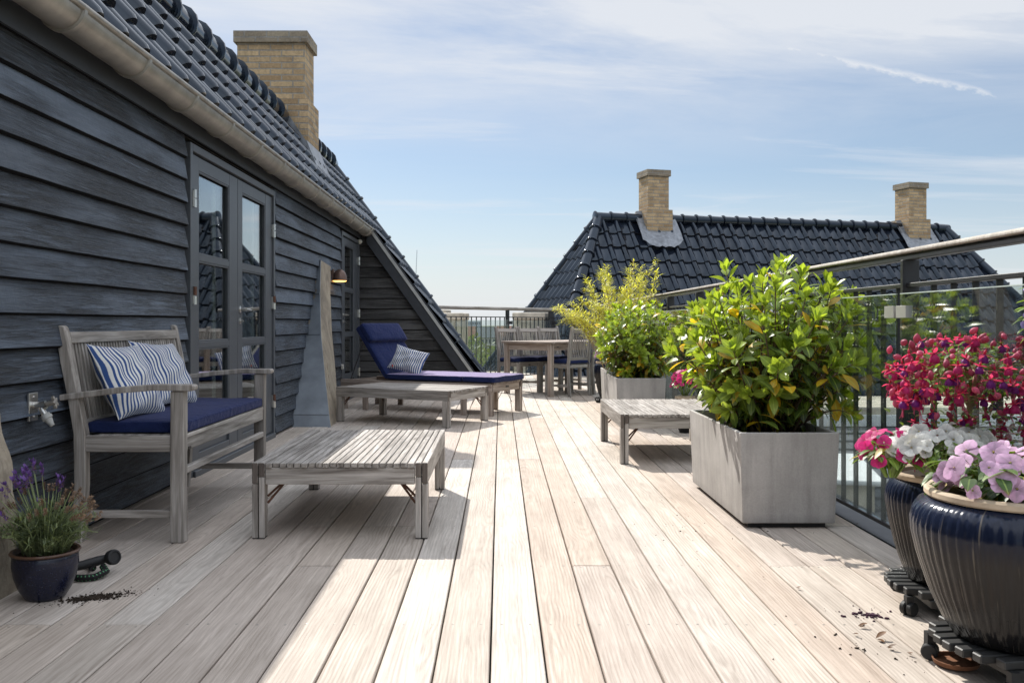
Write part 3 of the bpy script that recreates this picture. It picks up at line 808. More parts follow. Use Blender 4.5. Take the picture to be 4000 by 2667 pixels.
for i in (1, 3, 4):
    s_ = secs[i]; mb.tube([V(s_[0]) + V((.03, -.014, 0)), V(s_[1]) + V((.004, -.014, 0))], .006, 6)
mb.build('zinc_cladding', M['zinc'], bt, smooth=30)
mb = MB()
q0 = V((-1.60, 8.78, .10)); mb.add([(-1.612, 8.74, .12), (-1.635, 9.10, .12), (-1.735, 9.42, .52), (-1.712, 9.05, .56)], [(0, 1, 2, 3)])
pn = mb.build('hatch', M['stone'], bt); pn.location.x += .014
pn.modifiers.new('plate', 'SOLIDIFY').thickness = .012

bt2 = thing('stone_buttress', 'rough pale stone buttress behind the lavender pot', 'buttress', (-1.8, 3.0, 0))
secs = [[(-1.95, 2.5, -.02), (-1.715, 2.5, -.02), (-1.722, 3.30, -.02), (-1.95, 3.36, -.02)],
        [(-1.95, 2.5, .2), (-1.73, 2.5, .2), (-1.735, 3.31, .2), (-1.95, 3.38, .2)],
        [(-1.95, 2.5, .42), (-1.75, 2.5, .42), (-1.757, 3.32, .42), (-1.95, 3.40, .42)],
        [(-1.95, 2.5, .62), (-1.80, 2.5, .62), (-1.81, 3.33, .62), (-1.95, 3.42, .62)],
        [(-1.95, 2.5, .9), (-1.90, 2.5, .9), (-1.905, 3.35, .9), (-1.95, 3.44, .9)]]
mb = MB(); loft(mb, secs)
for i, p in enumerate(mb.v):
    mb.v[i] = p + V((.006 * math.sin(p.z * 31 + p.y * 17), 0, 0)) if p.x > -1.94 else p
mb.build('stone_core', M['stone'], bt2, smooth=35)

# ================================================================== fittings on the wall
lamp = thing('wall_lamp', 'brown half dome wall lamp glowing warm beside the far door', 'lamp', (-1.823, 10.45, 1.43))
mb = MB(); prof_ = [(.083, 0), (.0835, .01), (.08, .045), (.068, .085), (.047, .112), (.02, .128), (.002, .131)]
mb.lathe((-1.823, 10.45, 1.43), prof_, 28, capb=False, capt=True)
mb.lathe((-1.823, 10.45, 1.43), [(.079, .001), (.077, .04), (.064, .08), (.04, .108)], 28, capb=False)
mb.build('shade', M['copper'], lamp, smooth=40)
mb = MB(); mb.box(-1.93, -1.885, 10.40, 10.50, 1.44, 1.56); mb.tube([(-1.9, 10.45, 1.5), (-1.86, 10.45, 1.5)], .02, 10)
mb.build('mount', M['copper'], lamp, bevel=.003)
mb = MB(); mb.lathe((-1.823, 10.45, 1.417), [(.05, 0), (.076, .008), (.078, .02), (.06, .03)], 20); mb.build('bulb', M['glow'], lamp)
mb = MB(); YM = Matrix.Rotation(pi / 2, 4, 'X')
mb.lathe((-1.893, YG - .03, 2.045), [(.02, -.02), (.02, .015), (.033, .02), (.034, .045), (.026, .062), (.008, .066)], 20, M=YM)
o = mb.build('security_sensor', M['white_plastic'], at=(-1.893, YG, 2.045), smooth=40)
tag(o, 'small round white sensor fixed high on the dark gable wall', 'sensor')

tap = thing('garden_tap', 'metal outdoor tap with star handle and grey hose connector on black wall', 'tap', (-1.90, 3.74, .6))
mb = MB(); mb.box(WX + .026, WX + .036, 3.705, 3.775, .555, .668); 
for z in (.572, .65): mb.lathe((WX + .036, 3.74, z), [(.006, 0), (.004, .003)], 8, M=Matrix.Rotation(pi / 2, 4, 'Y'))
mb.build('wall_plate', M['steel'], tap, bevel=.006, seg=2)
mb = MB(); mb.tube([(WX + .036, 3.74, .617), (WX + .075, 3.742, .617)], .014, 12); mb.tube([(WX + .075, 3.742, .617), (WX + .085, 3.742, .619)], .017, 12)
mb.tube([(WX + .065, 3.742, .615), (WX + .07, 3.742, .595), (WX + .082, 3.742, .578)], .012, 12); mb.build('spout', M['steel'], tap, smooth=40)
mb = MB(); mb.tube([(WX + .085, 3.742, .62), (WX + .112, 3.745, .627)], .011, 10)
vs = []; hub = V((WX + .118, 3.746, .629)); ax = V((1, .1, .25)).normalized(); a_ = ax.cross(V((0, 0, 1))).normalized(); b_ = ax.cross(a_)
n = 20
for dx in (-.007, .007):
    for k in range(n):
        t = 2 * pi * k / n; r_ = .021 + .008 * math.cos(5 * t); vs.append(hub + ax * dx + a_ * r_ * math.cos(t) + b_ * r_ * math.sin(t))
mb.add(vs, [tuple(range(n))[::-1], tuple(range(n, 2 * n))] + [(k, (k + 1) % n, n + (k + 1) % n, n + k) for k in range(n)])
mb.build('star_handle', M['gutter'], tap, bevel=.003, seg=2)
mb = MB(); d = V((.55, 0, -.8)).normalized(); p = V((WX + .08, 3.742, .58))
mb.tube([p, p + d * .008, p + d * .009, p + d * .022, p + d * .023, p + d * .03, p + d * .05, p + d * .052, p + d * .056], [.019, .019, .022, .022, .017, .0155, .0095, .011, .008], 16)
mb.build('hose_connector', M['plastic_grey'], tap, smooth=30)
mb = MB(); mb.box(WX + .03, WX + .06, 10.97, 11.0, .40, .46)
o = mb.build('door_stop', M['white_plastic'], at=(WX + .04, 10.98, .4), bevel=.006, seg=2); tag(o, 'small white block on the wall beside the narrow far door', 'socket')
# ================================================================== furniture
Z3 = (V((1, 0, 0)), V((0, 1, 0)), V((0, 0, 1)))
def piping(mb, c, size, ax, zs, inset=.004):
    c = V(c); hx, hy = size[0] / 2 - inset, size[1] / 2 - inset; q = .022
    loop = []
    for (sx, sy, a0) in ((1, 1, 0), (-1, 1, 90), (-1, -1, 180), (1, -1, 270)):
        for k in range(4): t = rad(a0 + 30 * k); loop.append((sx * (hx - q) + q * math.cos(t), sy * (hy - q) + q * math.sin(t)))
    loop += loop[:1]
    for z in zs: mb.tube([c + ax[0] * x + ax[1] * y + ax[2] * z for x, y in loop], .0042, 6)
# ---- slatted low tables
def make_table():
    t = thing('slatted_table', 'x', 'low table', (0, 0, 0))
    W, L, T = .775, 1.26, .336
    mb = MB()
    for s in (-1, 1):
        for o, top in ((.013, T), (.0425, T)):
            x = s * (W / 2 - o); mb.box(x - .0125, x + .0125, -L / 2, L / 2, T - (.092 if o < .02 else .062), top)
        mb.box(-W / 2 + .058, W / 2 - .058, s * (L / 2 - .004), s * (L / 2 - .03), T - .096, T - .023)
    for sx in (-1, 1):
        for sy in (-1, 1):
            for o, dz in ((.013, .092), (.0425, .062)): x = sx * (W / 2 - o); mb.box(x - .0118, x + .0118, sy * (L / 2 - .01), sy * (L / 2 + .0012), T - dz + .001, T - .001, mat=1)
    for y in (-.25, .2): mb.box(-W / 2 + .056, W / 2 - .056, y - .02, y + .02, T - .06, T - .0225)
    mb.build('frame', [M['teak'], M['teak_dark']], t, bevel=.0025)
    mb = MB(); n = 21; w = (W - .118) / n
    for i in range(n):
        x = -W / 2 + .059 + (i + .5) * w; a = -L / 2 - R.uniform(-.004, .006); b = L / 2 + R.uniform(-.004, .008); hz = R.uniform(-.0012, .0012)
        for y0, y1 in (((a, .208), (.218, b)) if i % 2 == 0 else ((a, b),)): mb.box(x - w / 2 + .0022, x + w / 2 - .0022, y0, y1, T - .022 + hz, T - .001 + hz)
    mb.build('tabletop', M['teak'], t, bevel=.003, seg=2)
    for sx in (-1, 1):
        for sy in (-1, 1):
            mb = MB()
            for o in (.013, .0425):
                x = sx * (W / 2 - o); y = sy * (L / 2 - .032)
                mb.box(x - .0125, x + .0125, y - .031, y + .031, .004, T - (.094 if o < .02 else .064))
            l = mb.build('leg', M['teak'], t, bevel=.0025)
            mb = MB(); x = sx * (W / 2 - .028); y = sy * (L / 2 - .032); mb.box(x - .026, x + .026, y - .029, y + .029, 0, .006); mb.build('foot_pad', M['rubber'], l)
            mb = MB(); x = sx * (W / 2 - .058)
            for dz in (0, .03): mb.bar((x, sy * (L / 2 - .05), .15 + dz), (x - sx * .07, sy * (L / 2 - .075), T - .1 + dz * .3), .004, .010)
            mb.build('brace', M['rust'], t)
    return t
t1 = make_table()
GT = 'slatted teak low tables'
def settable(o, loc, rz, label): o.location = (*loc, 0); o.rotation_euler = (0, 0, rz); o['label'] = label; o['group'] = GT; return o
t2 = copy_tree(t1); t3 = copy_tree(t1)
mb = MB(); mb.box(.08, .16, -.63 - .002, -.63 + .006, .268, .286); mb.build('name_plate', M['plate'], t3, bevel=.002, local=True)
settable(t1, (-.7075, 4.057 + .63), 0, 'low slatted teak table in front of the cushioned bench, half in shade')
settable(t2, (-.855, 8.972), rad(62.5), 'low slatted teak table set against the side of the navy sun lounger')
settable(t3, (1.197, 6.21 + .63), 0, 'sunlit low slatted teak table between the two grey planters')

# ---- bench
bench = thing('garden_bench', 'weathered teak garden bench with slatted back against the black wall', 'bench', (-1.63, 4.69, 0))
Y0, Y1 = 3.985, 5.395
wy = lambda p, q, t: V((p, t, q))
for y0, y1 in ((Y0, Y0 + .055), (Y1 - .055, Y1)):
    mb = MB(); mb.prism([(-1.43, 0), (-1.369, 0), (-1.372, .3), (-1.37, .655), (-1.428, .655)], y0, y1, wy); mb.build('front_leg', M['teak'], bench, bevel=.003)
    mb = MB(); mb.prism([(-1.858, 0), (-1.812, 0), (-1.795, .25), (-1.797, .47), (-1.825, .62), (-1.862, .8), (-1.885, .915), (-1.892, .934), (-1.905, .941), (-1.92, .936), (-1.926, .92), (-1.905, .78), (-1.872, .62), (-1.848, .47), (-1.845, .25)], y0, y1 - .006, wy)
    mb.build('back_post', M['teak'], bench, bevel=.003)
    mb = MB(); P_ = [(-1.905, .615), (-1.80, .628), (-1.65, .647), (-1.5, .659), (-1.34, .656)]
    poly = P_ + [(-1.328, .662), (-1.326, .676), (-1.334, .684)] + [(x, z + .026) for x, z in P_[::-1][1:]]
    mb.prism(poly, y0 - .01, y1 + .006, wy); mb.build('armrest', M['teak'], bench, bevel=.004, seg=2)
    mb = MB(); mb.box(-1.80, -1.43, y0 + .008, y1 - .01, .392, .462); mb.build('side_rail', M['teak'], bench, bevel=.003)
    mb = MB(); mb.box(-1.80, -1.43, y0 + .012, y1 - .014, .105, .137); mb.build('stretcher', M['teak'], bench, bevel=.003)
mb = MB(); mb.box(-1.405, -1.376, Y0 + .055, Y1 - .055, .392, .466); mb.build('seat_rail', M['teak'], bench, bevel=.003)
mb = MB(); mb.box(-1.40, -1.372, Y0 + .055, Y1 - .055, .293, .322); mb.build('stretcher', M['teak'], bench, bevel=.003)
mb = MB(); mb.box(-1.79, -1.765, Y0 + .055, Y1 - .055, .39, .46); mb.build('seat_rail', M['teak'], bench, bevel=.003)
mb = MB(); mb.obox((-1.374, Y0 + .09, .40), (.004, .03, .014)); mb.build('name_plate', M['plate'], bench)
mb = MB()
for k in range(7): x = -1.755 + k * .056; mb.box(x, x + .045, Y0 + .03, Y1 - .03, .449, .465)
mb.build('seat', M['teak'], bench, bevel=.002)
mb = MB(); d_ = V((-.088, 0, .47)).normalized()
mb.obox((-1.892, (Y0 + Y1) / 2, .885), (.026, Y1 - Y0 - .10, .05), (V((d_.z, 0, -d_.x)), V((0, 1, 0)), d_)); mb.obox((-1.828, (Y0 + Y1) / 2, .505), (.026, Y1 - Y0 - .10, .045), (V((d_.z, 0, -d_.x)), V((0, 1, 0)), d_))
for k in range(42):
    y = Y0 + .07 + (Y1 - Y0 - .14) * k / 41; mb.bar((-1.829, y, .52), (-1.889, y, .865), .0165, .011, (1, 0, 0))
mb.build('backrest', M['teak'], bench, bevel=.002)
mb = MB(); mb.soft((-1.595, 4.69, .494), (.44, 1.30, .054), Z3, .016, .006, 12)
piping(mb, (-1.595, 4.69, .494), (.44, 1.30), Z3, (.017, -.018))
o = mb.build('seat_cushion', M['navy'], at=(-1.595, 4.69, .467), smooth=60); tag(o, 'long navy seat cushion lying on the weathered teak bench', 'cushion')
GP = 'blue and white striped pillows'
mb = MB(); mb.pillow((0, 0, 0), (.13, .98, -.03), (-.40, -.06, .82), .43, .37, .14, 1)
o = mb.build('striped_pillow', M['stripe'], at=(0, 0, 0), smooth=80); o.location = (-1.725, 4.27, .685); tag(o, 'striped pillow on the bench nearer the armrest with the metal tap', 'pillow', GP)
mb = MB(); mb.pillow((0, 0, 0), (.10, .98, -.05), (-.40, -.04, .84), .48, .36, .14, 4)
o = mb.build('striped_pillow', M['stripe'], at=(0, 0, 0), smooth=80); o.location = (-1.74, 4.77, .69); tag(o, 'striped pillow at the middle of the bench, behind another', 'pillow', GP)

# ---- sun lounger
lr = rad(-27.5); LC = V((-.772, 10.131, 0))
lou = thing('sun_lounger', 'weathered teak sun lounger with raised back in front of the dark gable wall', 'sun lounger', LC, lr)
hw = .345; T = .342
mb = MB()
for s in (-1, 1): mb.box(-.95, .95, s * hw - .014, s * hw + .014, T - .095, T - .012); mb.box(-.93, .93, s * (hw - .032) - .012, s * (hw - .032) + .012, T - .075, T - .012)
for x in (-.935, .928, -.38): mb.box(x - .014, x + .014, -hw + .046, hw - .046, T - .1, T - .024)
mb.build('frame', M['teak_warm'], lou, bevel=.003, local=True)
mb = MB(); n = 17
for i in range(n):
    y = -hw + .06 + (2 * hw - .12) * i / (n - 1); mb.box(-.37, .955, y - .0145, y + .0145, T - .022, T)
mb.build('slatted_base', M['teak_warm'], lou, bevel=.002, local=True)
for x, in ((.92,), (.62,), (-.92,), (-.62,)):
    for s in (-1, 1):
        mb = MB(); mb.box(x - .032, x + .032, s * hw - .014, s * hw + .014, 0, T - .097); 
        if abs(x) > .9: mb.box(x - .032, x + .032, s * (hw - .032) - .012, s * (hw - .032) + .012, 0, T - .077)
        mb.build('leg', M['teak_warm'], lou, bevel=.0025, local=True)
for s in (-1, 1):
    mb = MB()
    for x in (.86, .68): mb.tube([(x, s * (hw - .06), .1), (.77, s * (hw - .06), .25)], .003, 6)
    mb.build('brace', M['rust'], lou, local=True)
mb = MB(); mb.box(.9425, .945, -.02, .05, T - .066, T - .046); mb.build('name_plate', M['plate'], lou, local=True)
bd = V((-.585, 0, .811)); bn = V((.811, 0, .585)); hp = V((-.375, 0, T))
mb = MB()
for i in range(13):
    y = -hw + .075 + (2 * hw - .15) * i / 12; mb.obox(hp + bd * .34 + V((0, y, 0)), (.66, .032, .018), (bd, V((0, 1, 0)), bn))
for t in (.12, .5): mb.obox(hp + bd * t - bn * .02, (.04, 2 * hw - .1, .022), (bd, V((0, 1, 0)), bn))
mb.build('backrest', M['teak_warm'], lou, bevel=.002, local=True)
mb = MB()
for s in (-1, 1):
    a = hp + bd * .48 - bn * .03 + V((0, s * (hw - .03), 0)); mb.tube([a, (-.86, s * (hw - .03), T - .06)], .005, 6)
mb.tube([hp + bd * .48 - bn * .03 + V((0, -hw + .0, 0)), hp + bd * .48 - bn * .03 + V((0, hw, 0))], .006, 6)
mb.build('back_strut', M['black_metal'], lou, local=True)
cu = thing('lounger_cushion', 'navy mattress with folded headrest lying on the sun lounger', 'cushion', LC + V((0, 0, T)), lr)
ct = .062; cw = 2 * hw + .03
def pad(name, c, L, ax, t=ct, puff=.008, w=cw):
    mb = MB(); c = V(c) - V((0, 0, T)); mb.soft(c, (L, w, t), ax, .022, puff, 14)
    piping(mb, c, (L, w), ax, (t * .32, -t * .32))
    if name in ('seat_pad', 'foot_pad'): mb.m = [1 if sum(mb.w[i][2] for i in f) / len(f) > t * .42 else 0 for f in mb.f]  # upward faces take the sunlit tone, sides stay navy
    return mb.build(name, [M['navy'], M['navy_sunlit']] if name in ('seat_pad', 'foot_pad') else M['navy'], cu, smooth=60, local=True)
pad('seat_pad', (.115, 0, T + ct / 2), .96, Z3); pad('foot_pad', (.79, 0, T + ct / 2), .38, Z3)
AB = (bd, V((0, 1, 0)), bn)
pad('back_pad', hp + bd * .335 + bn * (ct / 2 + .012), .66, AB)
pad('headrest', hp + bd * .545 + bn * (ct * 1.45 + .012), .235, AB, ct * .95, .014, cw + .005)
mb = MB(); mb.pillow((0, 0, 0), (.90, -.30, -.24), (-.1, .42, .82), .40, .29, .13, 7)
o = mb.build('striped_pillow', M['stripe'], at=(0, 0, 0), smooth=80); o.location = (-1.0, 10.03, .545); tag(o, 'small striped pillow with red label on the navy sun lounger', 'pillow', GP)
mb = MB(); mb.obox((-.172, -.03, -.055), (.012, .004, .024)); lb = mb.build('label', M['red'], o, local=True)

# ---- dining set
tb = thing('dining_table', 'weathered teak dining table with five chairs near the far railing', 'dining table', (.75, 12.5, 0), rad(45))
ux = V((.707, .707, 0)); uy = V((-.707, .707, 0)); N0 = V((.655, 11.84, 0))
# local frame: x along the long side, y across
ctr = N0 + ux * .66 + uy * .44; tb.location = ctr
mb = MB(); TL, TW_ = 1.36, .90
for k in range(9): y = -TW_ / 2 + TW_ * (k + .5) / 9; mb.box(-TL / 2 + .09, TL / 2 - .09, y - TW_ / 18 + .002, y + TW_ / 18 - .002, .685, .708)
for s in (-1, 1): mb.box(s * TL / 2, s * (TL / 2 - .088), -TW_ / 2, TW_ / 2, .684, .709)
mb.build('tabletop', M['teak_warm'], tb, bevel=.003, local=True)
mb = MB()
for s in (-1, 1): mb.box(-TL / 2 + .09, TL / 2 - .09, s * (TW_ / 2 - .045), s * (TW_ / 2 - .07), .595, .684); mb.box(s * (TL / 2 - .045), s * (TL / 2 - .07), -TW_ / 2 + .09, TW_ / 2 - .09, .595, .684)
mb.build('apron', M['teak_warm'], tb, bevel=.003, local=True)
for sx in (-1, 1):
    for sy in (-1, 1):
        mb = MB(); x = sx * (TL / 2 - .055); y = sy * (TW_ / 2 - .055); mb.box(x - .031, x + .031, y - .031, y + .031, 0, .684); mb.build('leg', M['teak_warm'], tb, bevel=.004, local=True)
mb = MB(); mb.box(-TL / 2 + .16, -TL / 2 + .2, -TW_ / 2 + .043, -TW_ / 2 + .0445, .63, .645); mb.build('name_plate', M['plate'], tb, local=True)
def make_chair():
    t = thing('dining_chair', 'x', 'chair', (0, 0, 0))
    for s in (-1, 1):
        x = s * .2
        mb = MB(); poly = [(-.225, 0), (-.185, 0), (-.168, .2), (-.165, .42), (-.178, .6), (-.215, .82), (-.232, .895), (-.242, .905), (-.256, .902), (-.262, .89), (-.245, .8), (-.212, .6), (-.2, .42), (-.205, .2)]
        mb.prism(poly, x - .018, x + .018, lambda p, q, u: V((u, p, q))); mb.build('back_leg', M['teak'], t, bevel=.003, local=True)
        mb = MB(); mb.box(x - .021, x + .021, .17, .212, 0, .415); mb.build('front_leg', M['teak'], t, bevel=.003, local=True)
    mb = MB()
    for s in (-1, 1): mb.box(s * .2 - .011, s * .2 + .011, -.17, .17, .365, .41)
    mb.box(-.18, .18, .18, .203, .365, .41); mb.box(-.18, .18, -.19, -.17, .365, .41)
    st = MB(); st.box(-.191, .191, -.01, .012, .125, .148)
    for s in (-1, 1): st.box(s * .2 - .009, s * .2 + .009, -.175, .17, .12, .15)
    st.build('stretcher', M['teak'], t, bevel=.0025, local=True)
    for k in range(6): y = -.16 + k * .066; mb.box(-.19, .19, y, y + .056, .4105, .424)
    mb.build('seat', M['teak'], t, bevel=.0025, local=True)
    mb = MB(); d = V((0, -.075, .42)).normalized(); nn = V((0, d.z, -d.y))
    mb.obox((0, -.238, .85), (.365, .022, .05), (V((1, 0, 0)), nn, d)); mb.obox((0, -.185, .485), (.365, .02, .04), (V((1, 0, 0)), nn, d))
    for k in range(10): x = -.16 + .32 * k / 9; mb.bar((x, -.188, .5), (x, -.234, .83), .0165, .01, (0, 1, 0))
    mb.build('backrest', M['teak'], t, bevel=.002, local=True)
    mb = MB(); mb.box(-.02, .02, .2032, .2045, .38, .394); mb.build('name_plate', M['plate'], t, local=True)
    c = thing('seat_cushion', 'x', 'cushion', (0, 0, 0)); 
    mb = MB(); mb.soft((0, .0, .451), (.40, .39, .052), Z3, .02, .008, 10); mb.build('pad', M['navy'], c, smooth=60, local=True)
    mb = MB()
    for s in (-1, 1): mb.tube([(s * .17, -.18, .45), (s * .185, -.205, .44), (s * .182, -.21, .40)], .004, 6)
    mb.build('tie', M['navy'], c, local=True)
    return t, c
CHL = [((.25, 12.66), -135, 'at the left end of the row before the far railing'), ((.565, 12.965), -135, 'in the middle of the row before the far railing'),
       ((.865, 13.275), -135, 'at the right end of the row before the far railing'), ((.89, 12.16), 45, 'with its back to us, in front of the table'), ((1.24, 12.53), 45, 'with its back to us, half hidden by the laurel')]
ch0, cu0 = make_chair()
for i, ((x, y), a, tx) in enumerate(CHL):
    c, k = (ch0, cu0) if i == 0 else (copy_tree(ch0), copy_tree(cu0))
    for q in (c, k): q.location = (x, y, 0); q.rotation_euler = (0, 0, rad(a))
    c['label'] = 'slat backed teak chair ' + tx; c['group'] = 'dining chairs round the teak table'
    k['label'] = 'navy pad on the chair ' + tx; k['group'] = 'navy pads on the dining chairs'

# ---- concrete planters
def planter(label, x0, x1, y0, y1, zt):
    t = thing('planter', label, 'planter', ((x0 + x1) / 2, (y0 + y1) / 2, 0), 0, 'grey concrete planters')
    mb = MB(); k = .016; w = .018
    def ring(z, e): return [(x0 - e, y0 - e, z), (x1 + e, y0 - e, z), (x1 + e, y1 + e, z), (x0 - e, y1 + e, z)]
    P_ = ring(.024, -k) + ring(zt, 0) + ring(zt, -w) + ring(zt - .10, -w - .004)
    fs = [(3, 2, 1, 0)]
    for a in (0, 4, 8):
        for q in range(4): fs.append((a + q, a + (q + 1) % 4, a + 4 + (q + 1) % 4, a + 4 + q))
    mb.add(P_, fs); mb.build('box', M['concrete'], t, bevel=.005, seg=3)
    mb = MB(); mb.box(x0 + .05, x1 - .05, y0 + .05, y1 - .05, 0, .03); mb.build('base', M['rubber'], t)
    mb = MB(); n = 14; vs = []; fs = []
    for i in range(n + 1):
        for j in range(n + 1):
            vs.append((x0 + .015 + (x1 - x0 - .03) * i / n, y0 + .015 + (y1 - y0 - .03) * j / n, zt - .055 + R.uniform(-.012, .012)))
            if i and j: q = i * (n + 1) + j; fs.append((q, q - 1, q - n - 2, q - n - 1))
    mb.add(vs, fs); mb.build('soil', M['soil'], t)
    return t
planter('large grey concrete planter in the foreground with a leafy laurel', 1.105, 1.565, 4.25, 5.39, .445)
planter('grey concrete planter behind the sunlit low table', 1.065, 1.52, 8.456, 9.5, .445)
planter('grey concrete planter with bamboo, hidden behind the farther laurel', 1.15, 1.53, 9.75, 10.6, .44)
# ================================================================== railings
rl = thing('glass_railing', 'black steel railing with glass panes and pale wooden handrail along the right side', 'railing', (1.72, 8, 0), 0, 'terrace railings')
XR = 1.72; YA, YB = 1.1, 16.4
mb = MB()
for a, b in ((YA, 5.9), (5.9, 11.0), (11.0, YB)): mb.prism([(XR - .029, 1.242), (XR + .029, 1.242), (XR + .032, 1.250), (XR + .025, 1.261), (XR - .025, 1.261), (XR - .032, 1.250)], a, b - .003, lambda p, q, t: V((p, t, q)))
mb.build('handrail', M['rail_wood'], rl, bevel=.003)
mb = MB(); mb.box(XR - .022, XR + .022, YA, YB, 1.214, 1.232); mb.box(XR - .006, XR + .006, YA, YB, 1.232, 1.2425)
mb.build('top_bar', M['black_metal'], rl, bevel=.002)
mb = MB(); mb.box(XR - .02, XR + .024, YA, YB, 1.10, 1.117); mb.build('middle_bar', M['black_metal'], rl, bevel=.002)
mb = MB(); mb.box(XR - .02, XR + .026, YA, YB, .05, .067); mb.build('bottom_bar', M['black_metal'], rl, bevel=.002)
pys = [3.87 + 1.36 * k for k in range(-2, 10)]
pm = None
for y in pys:
    if pm is None:
        mb = MB(); mb.box(-.03, .036, -.008, .008, -.2, 1.214); mb.box(-.036, -.03, -.012, .012, -.2, 1.214); pm = mb.build('post', M['black_metal'], rl, bevel=.0015, local=True); p = pm
        mb = MB(); mb.box(-.065, -.036, -.105, -.012, .972, 1.022); mb.box(-.065, -.036, .012, .105, .972, 1.022)
        for sy in (-.06, .06):
            for dz in (-.014, .014): mb.lathe((-.0655, sy * .45, .997 + dz), [(.003, 0), (.002, .001)], 6, M=Matrix.Rotation(-pi / 2, 4, 'Y'))
        cm = mb.build('glass_clamp', M['clamp'], rl, bevel=.012, seg=3, local=True); c = cm
    else:
        p = pm.copy(); COL.objects.link(p); p.parent = rl; c = cm.copy(); COL.objects.link(c); c.parent = rl
    p.location = c.location = V((XR, y, 0)) - rl.location
bm = None; nb = 0
y = 1.25
while y < 16.3:
    if min(abs(y - q) for q in pys) > .05:
        if bm is None:
            mb = MB(); mb.box(-.011, .011, -.004, .004, .067, 1.10); bm = mb.build('baluster', M['black_metal'], rl, local=True); p = bm
        elif nb < 99: p = bm.copy(); COL.objects.link(p); p.parent = rl
        p.location = V((XR + .004, y, 0)) - rl.location; nb += 1
    y += .161
for a, b in zip(pys, pys[1:]):
    mb = MB(); mb.box(XR - .052, XR - .044, a + .022, b - .022, .09, 1.07); gp = mb.build('glass_panel', M['rail_glass'], rl)
    mb = MB(); mb.box(XR - .0522, XR - .0438, a + .022, b - .022, 1.0705, 1.0745); mb.build('glass_edge', M['glass_edge'], gp)
mb = MB(); mb.box(1.70, 1.84, -2, 18, -.2, -.012); o = mb.build('edge_board', M['black_paint'], at=(1.77, 8, -.2)); tag(o, kind='structure'); 
# far railing, set at an angle
A_ = V((-.99, 13.62, 0)); B_ = V((1.30, 16.95, 0)); d = (B_ - A_).normalized(); q_ = V((d.y, -d.x, 0)); Lr = (B_ - A_).length
br_ = thing('steel_railing', 'black steel railing with round handrail across the far end of the terrace', 'railing', A_, math.atan2(d.y, d.x), 'terrace railings')
mb = MB(); mb.tube([(-.1, 0, 1.186), (Lr * .5, 0, 1.186), (Lr, 0, 1.186)], .027, 12); mb.build('handrail', M['teak'], br_, smooth=40, local=True)
mb = MB(); mb.box(0, Lr, -.02, .02, 1.042, 1.056); mb.build('middle_bar', M['black_metal'], br_, local=True)
mb = MB(); mb.box(0, Lr, -.02, .02, .06, .075); mb.build('bottom_bar', M['black_metal'], br_, local=True)
pts = [.06, 1.95, 3.30, 3.36]
for x in pts:
    mb = MB(); mb.box(x - .03, x + .03, -.02, .02, -.1, 1.165); mb.box(x - .08, x + .08, -.05, -.03, .93, .985); mb.build('post', M['black_metal'], br_, local=True)
bm = None; x = .16
while x < Lr - .05:
    if min(abs(x - p) for p in pts) > .06:
        if bm is None: mb = MB(); mb.box(-.009, .009, -.005, .005, .075, 1.042); p = bm = mb.build('baluster', M['black_metal'], br_, local=True)
        else: p = bm.copy(); COL.objects.link(p); p.parent = br_
        p.location = (x, 0, 0)
    x += .131
for a, b in ((.12, 1.9), (2.0, 3.26), (3.4, Lr)):
    mb = MB(); mb.box(a, b, -.05, -.042, .1, 1.0); mb.build('glass_panel', M['rail_glass'], br_, local=True)

# ================================================================== the neighbouring house
nb_ = thing('neighbour_house', 'neighbouring house with black glazed hipped roof and two yellow chimneys', 'house', (6, 20, -2))
P0 = V((2.03, 19.0, H + 2.13)); P1 = V((10.26, 21.3, H + 2.13)); r_ = (P1 - P0); r_.z = 0; LN = r_.length; r_.normalize()
nn = V((r_.y, -r_.x, 0)); run = 2.55; HS = .78; Sl = math.sqrt(1 + PT * PT)
up = (-nn * cs + V((0, 0, sn))).normalized(); nrm = (nn * sn + V((0, 0, cs))).normalized()
E0 = P0 + nn * run - V((0, 0, PT * run)); SL = run / cs
mb = MB(); tile_field(mb, E0, r_, up, nrm, .292, SL / 12, 12, lambda s: (-HS * (run - s * cs), LN + HS * (run - s * cs)), 0, 14, pf=prof2)
nr = mb.build('roof', M['tile'], nb_, smooth=50)
# hip ends
def hip(P, out, flip):
    al = V((-out.y, out.x, 0)); pe = PT / HS; L2 = math.sqrt(1 + pe * pe); c2 = 1 / L2; s2 = pe * c2
    rr = run * HS; u2 = (-out * c2 + V((0, 0, s2))); n2 = (out * s2 + V((0, 0, c2)))
    o = P + out * rr - V((0, 0, PT * run)); sl2 = rr / c2
    mb = MB(); tile_field(mb, o, al, u2, n2, .292, sl2 / 13, 13, lambda s: (-(rr - s * c2) / HS, (rr - s * c2) / HS), .1, 14, pf=prof2)
    mb.build('hip_roof', M['tile'], nr, smooth=50)
hip(P0, -r_, 0); hip(P1, r_, 1)
mb = MB(); Eb = P0 - nn * run - V((0, 0, PT * run))
mb.add([P0, P1, Eb + r_ * (LN + HS * run), Eb - r_ * HS * run], [(0, 1, 2, 3)]); 
mb.add([P0 - V((0, 0, .05)), P1 - V((0, 0, .05)), E0 + r_ * (LN + HS * run) - V((0, 0, .05)), E0 - r_ * HS * run - V((0, 0, .05))], [(0, 1, 2, 3)])
mb.build('roof_boarding', M['black_paint'], nr)
up5 = V((0, 0, .05))
for a, b in ((-.1, .93), (1.55, 7.33), (7.95, LN + .1)): mb = MB(); roll(mb, P0 + up5 + r_ * a, P0 + up5 + r_ * b, .105, .33); mb.build('ridge_tile', M['tile'], nr, smooth=45)
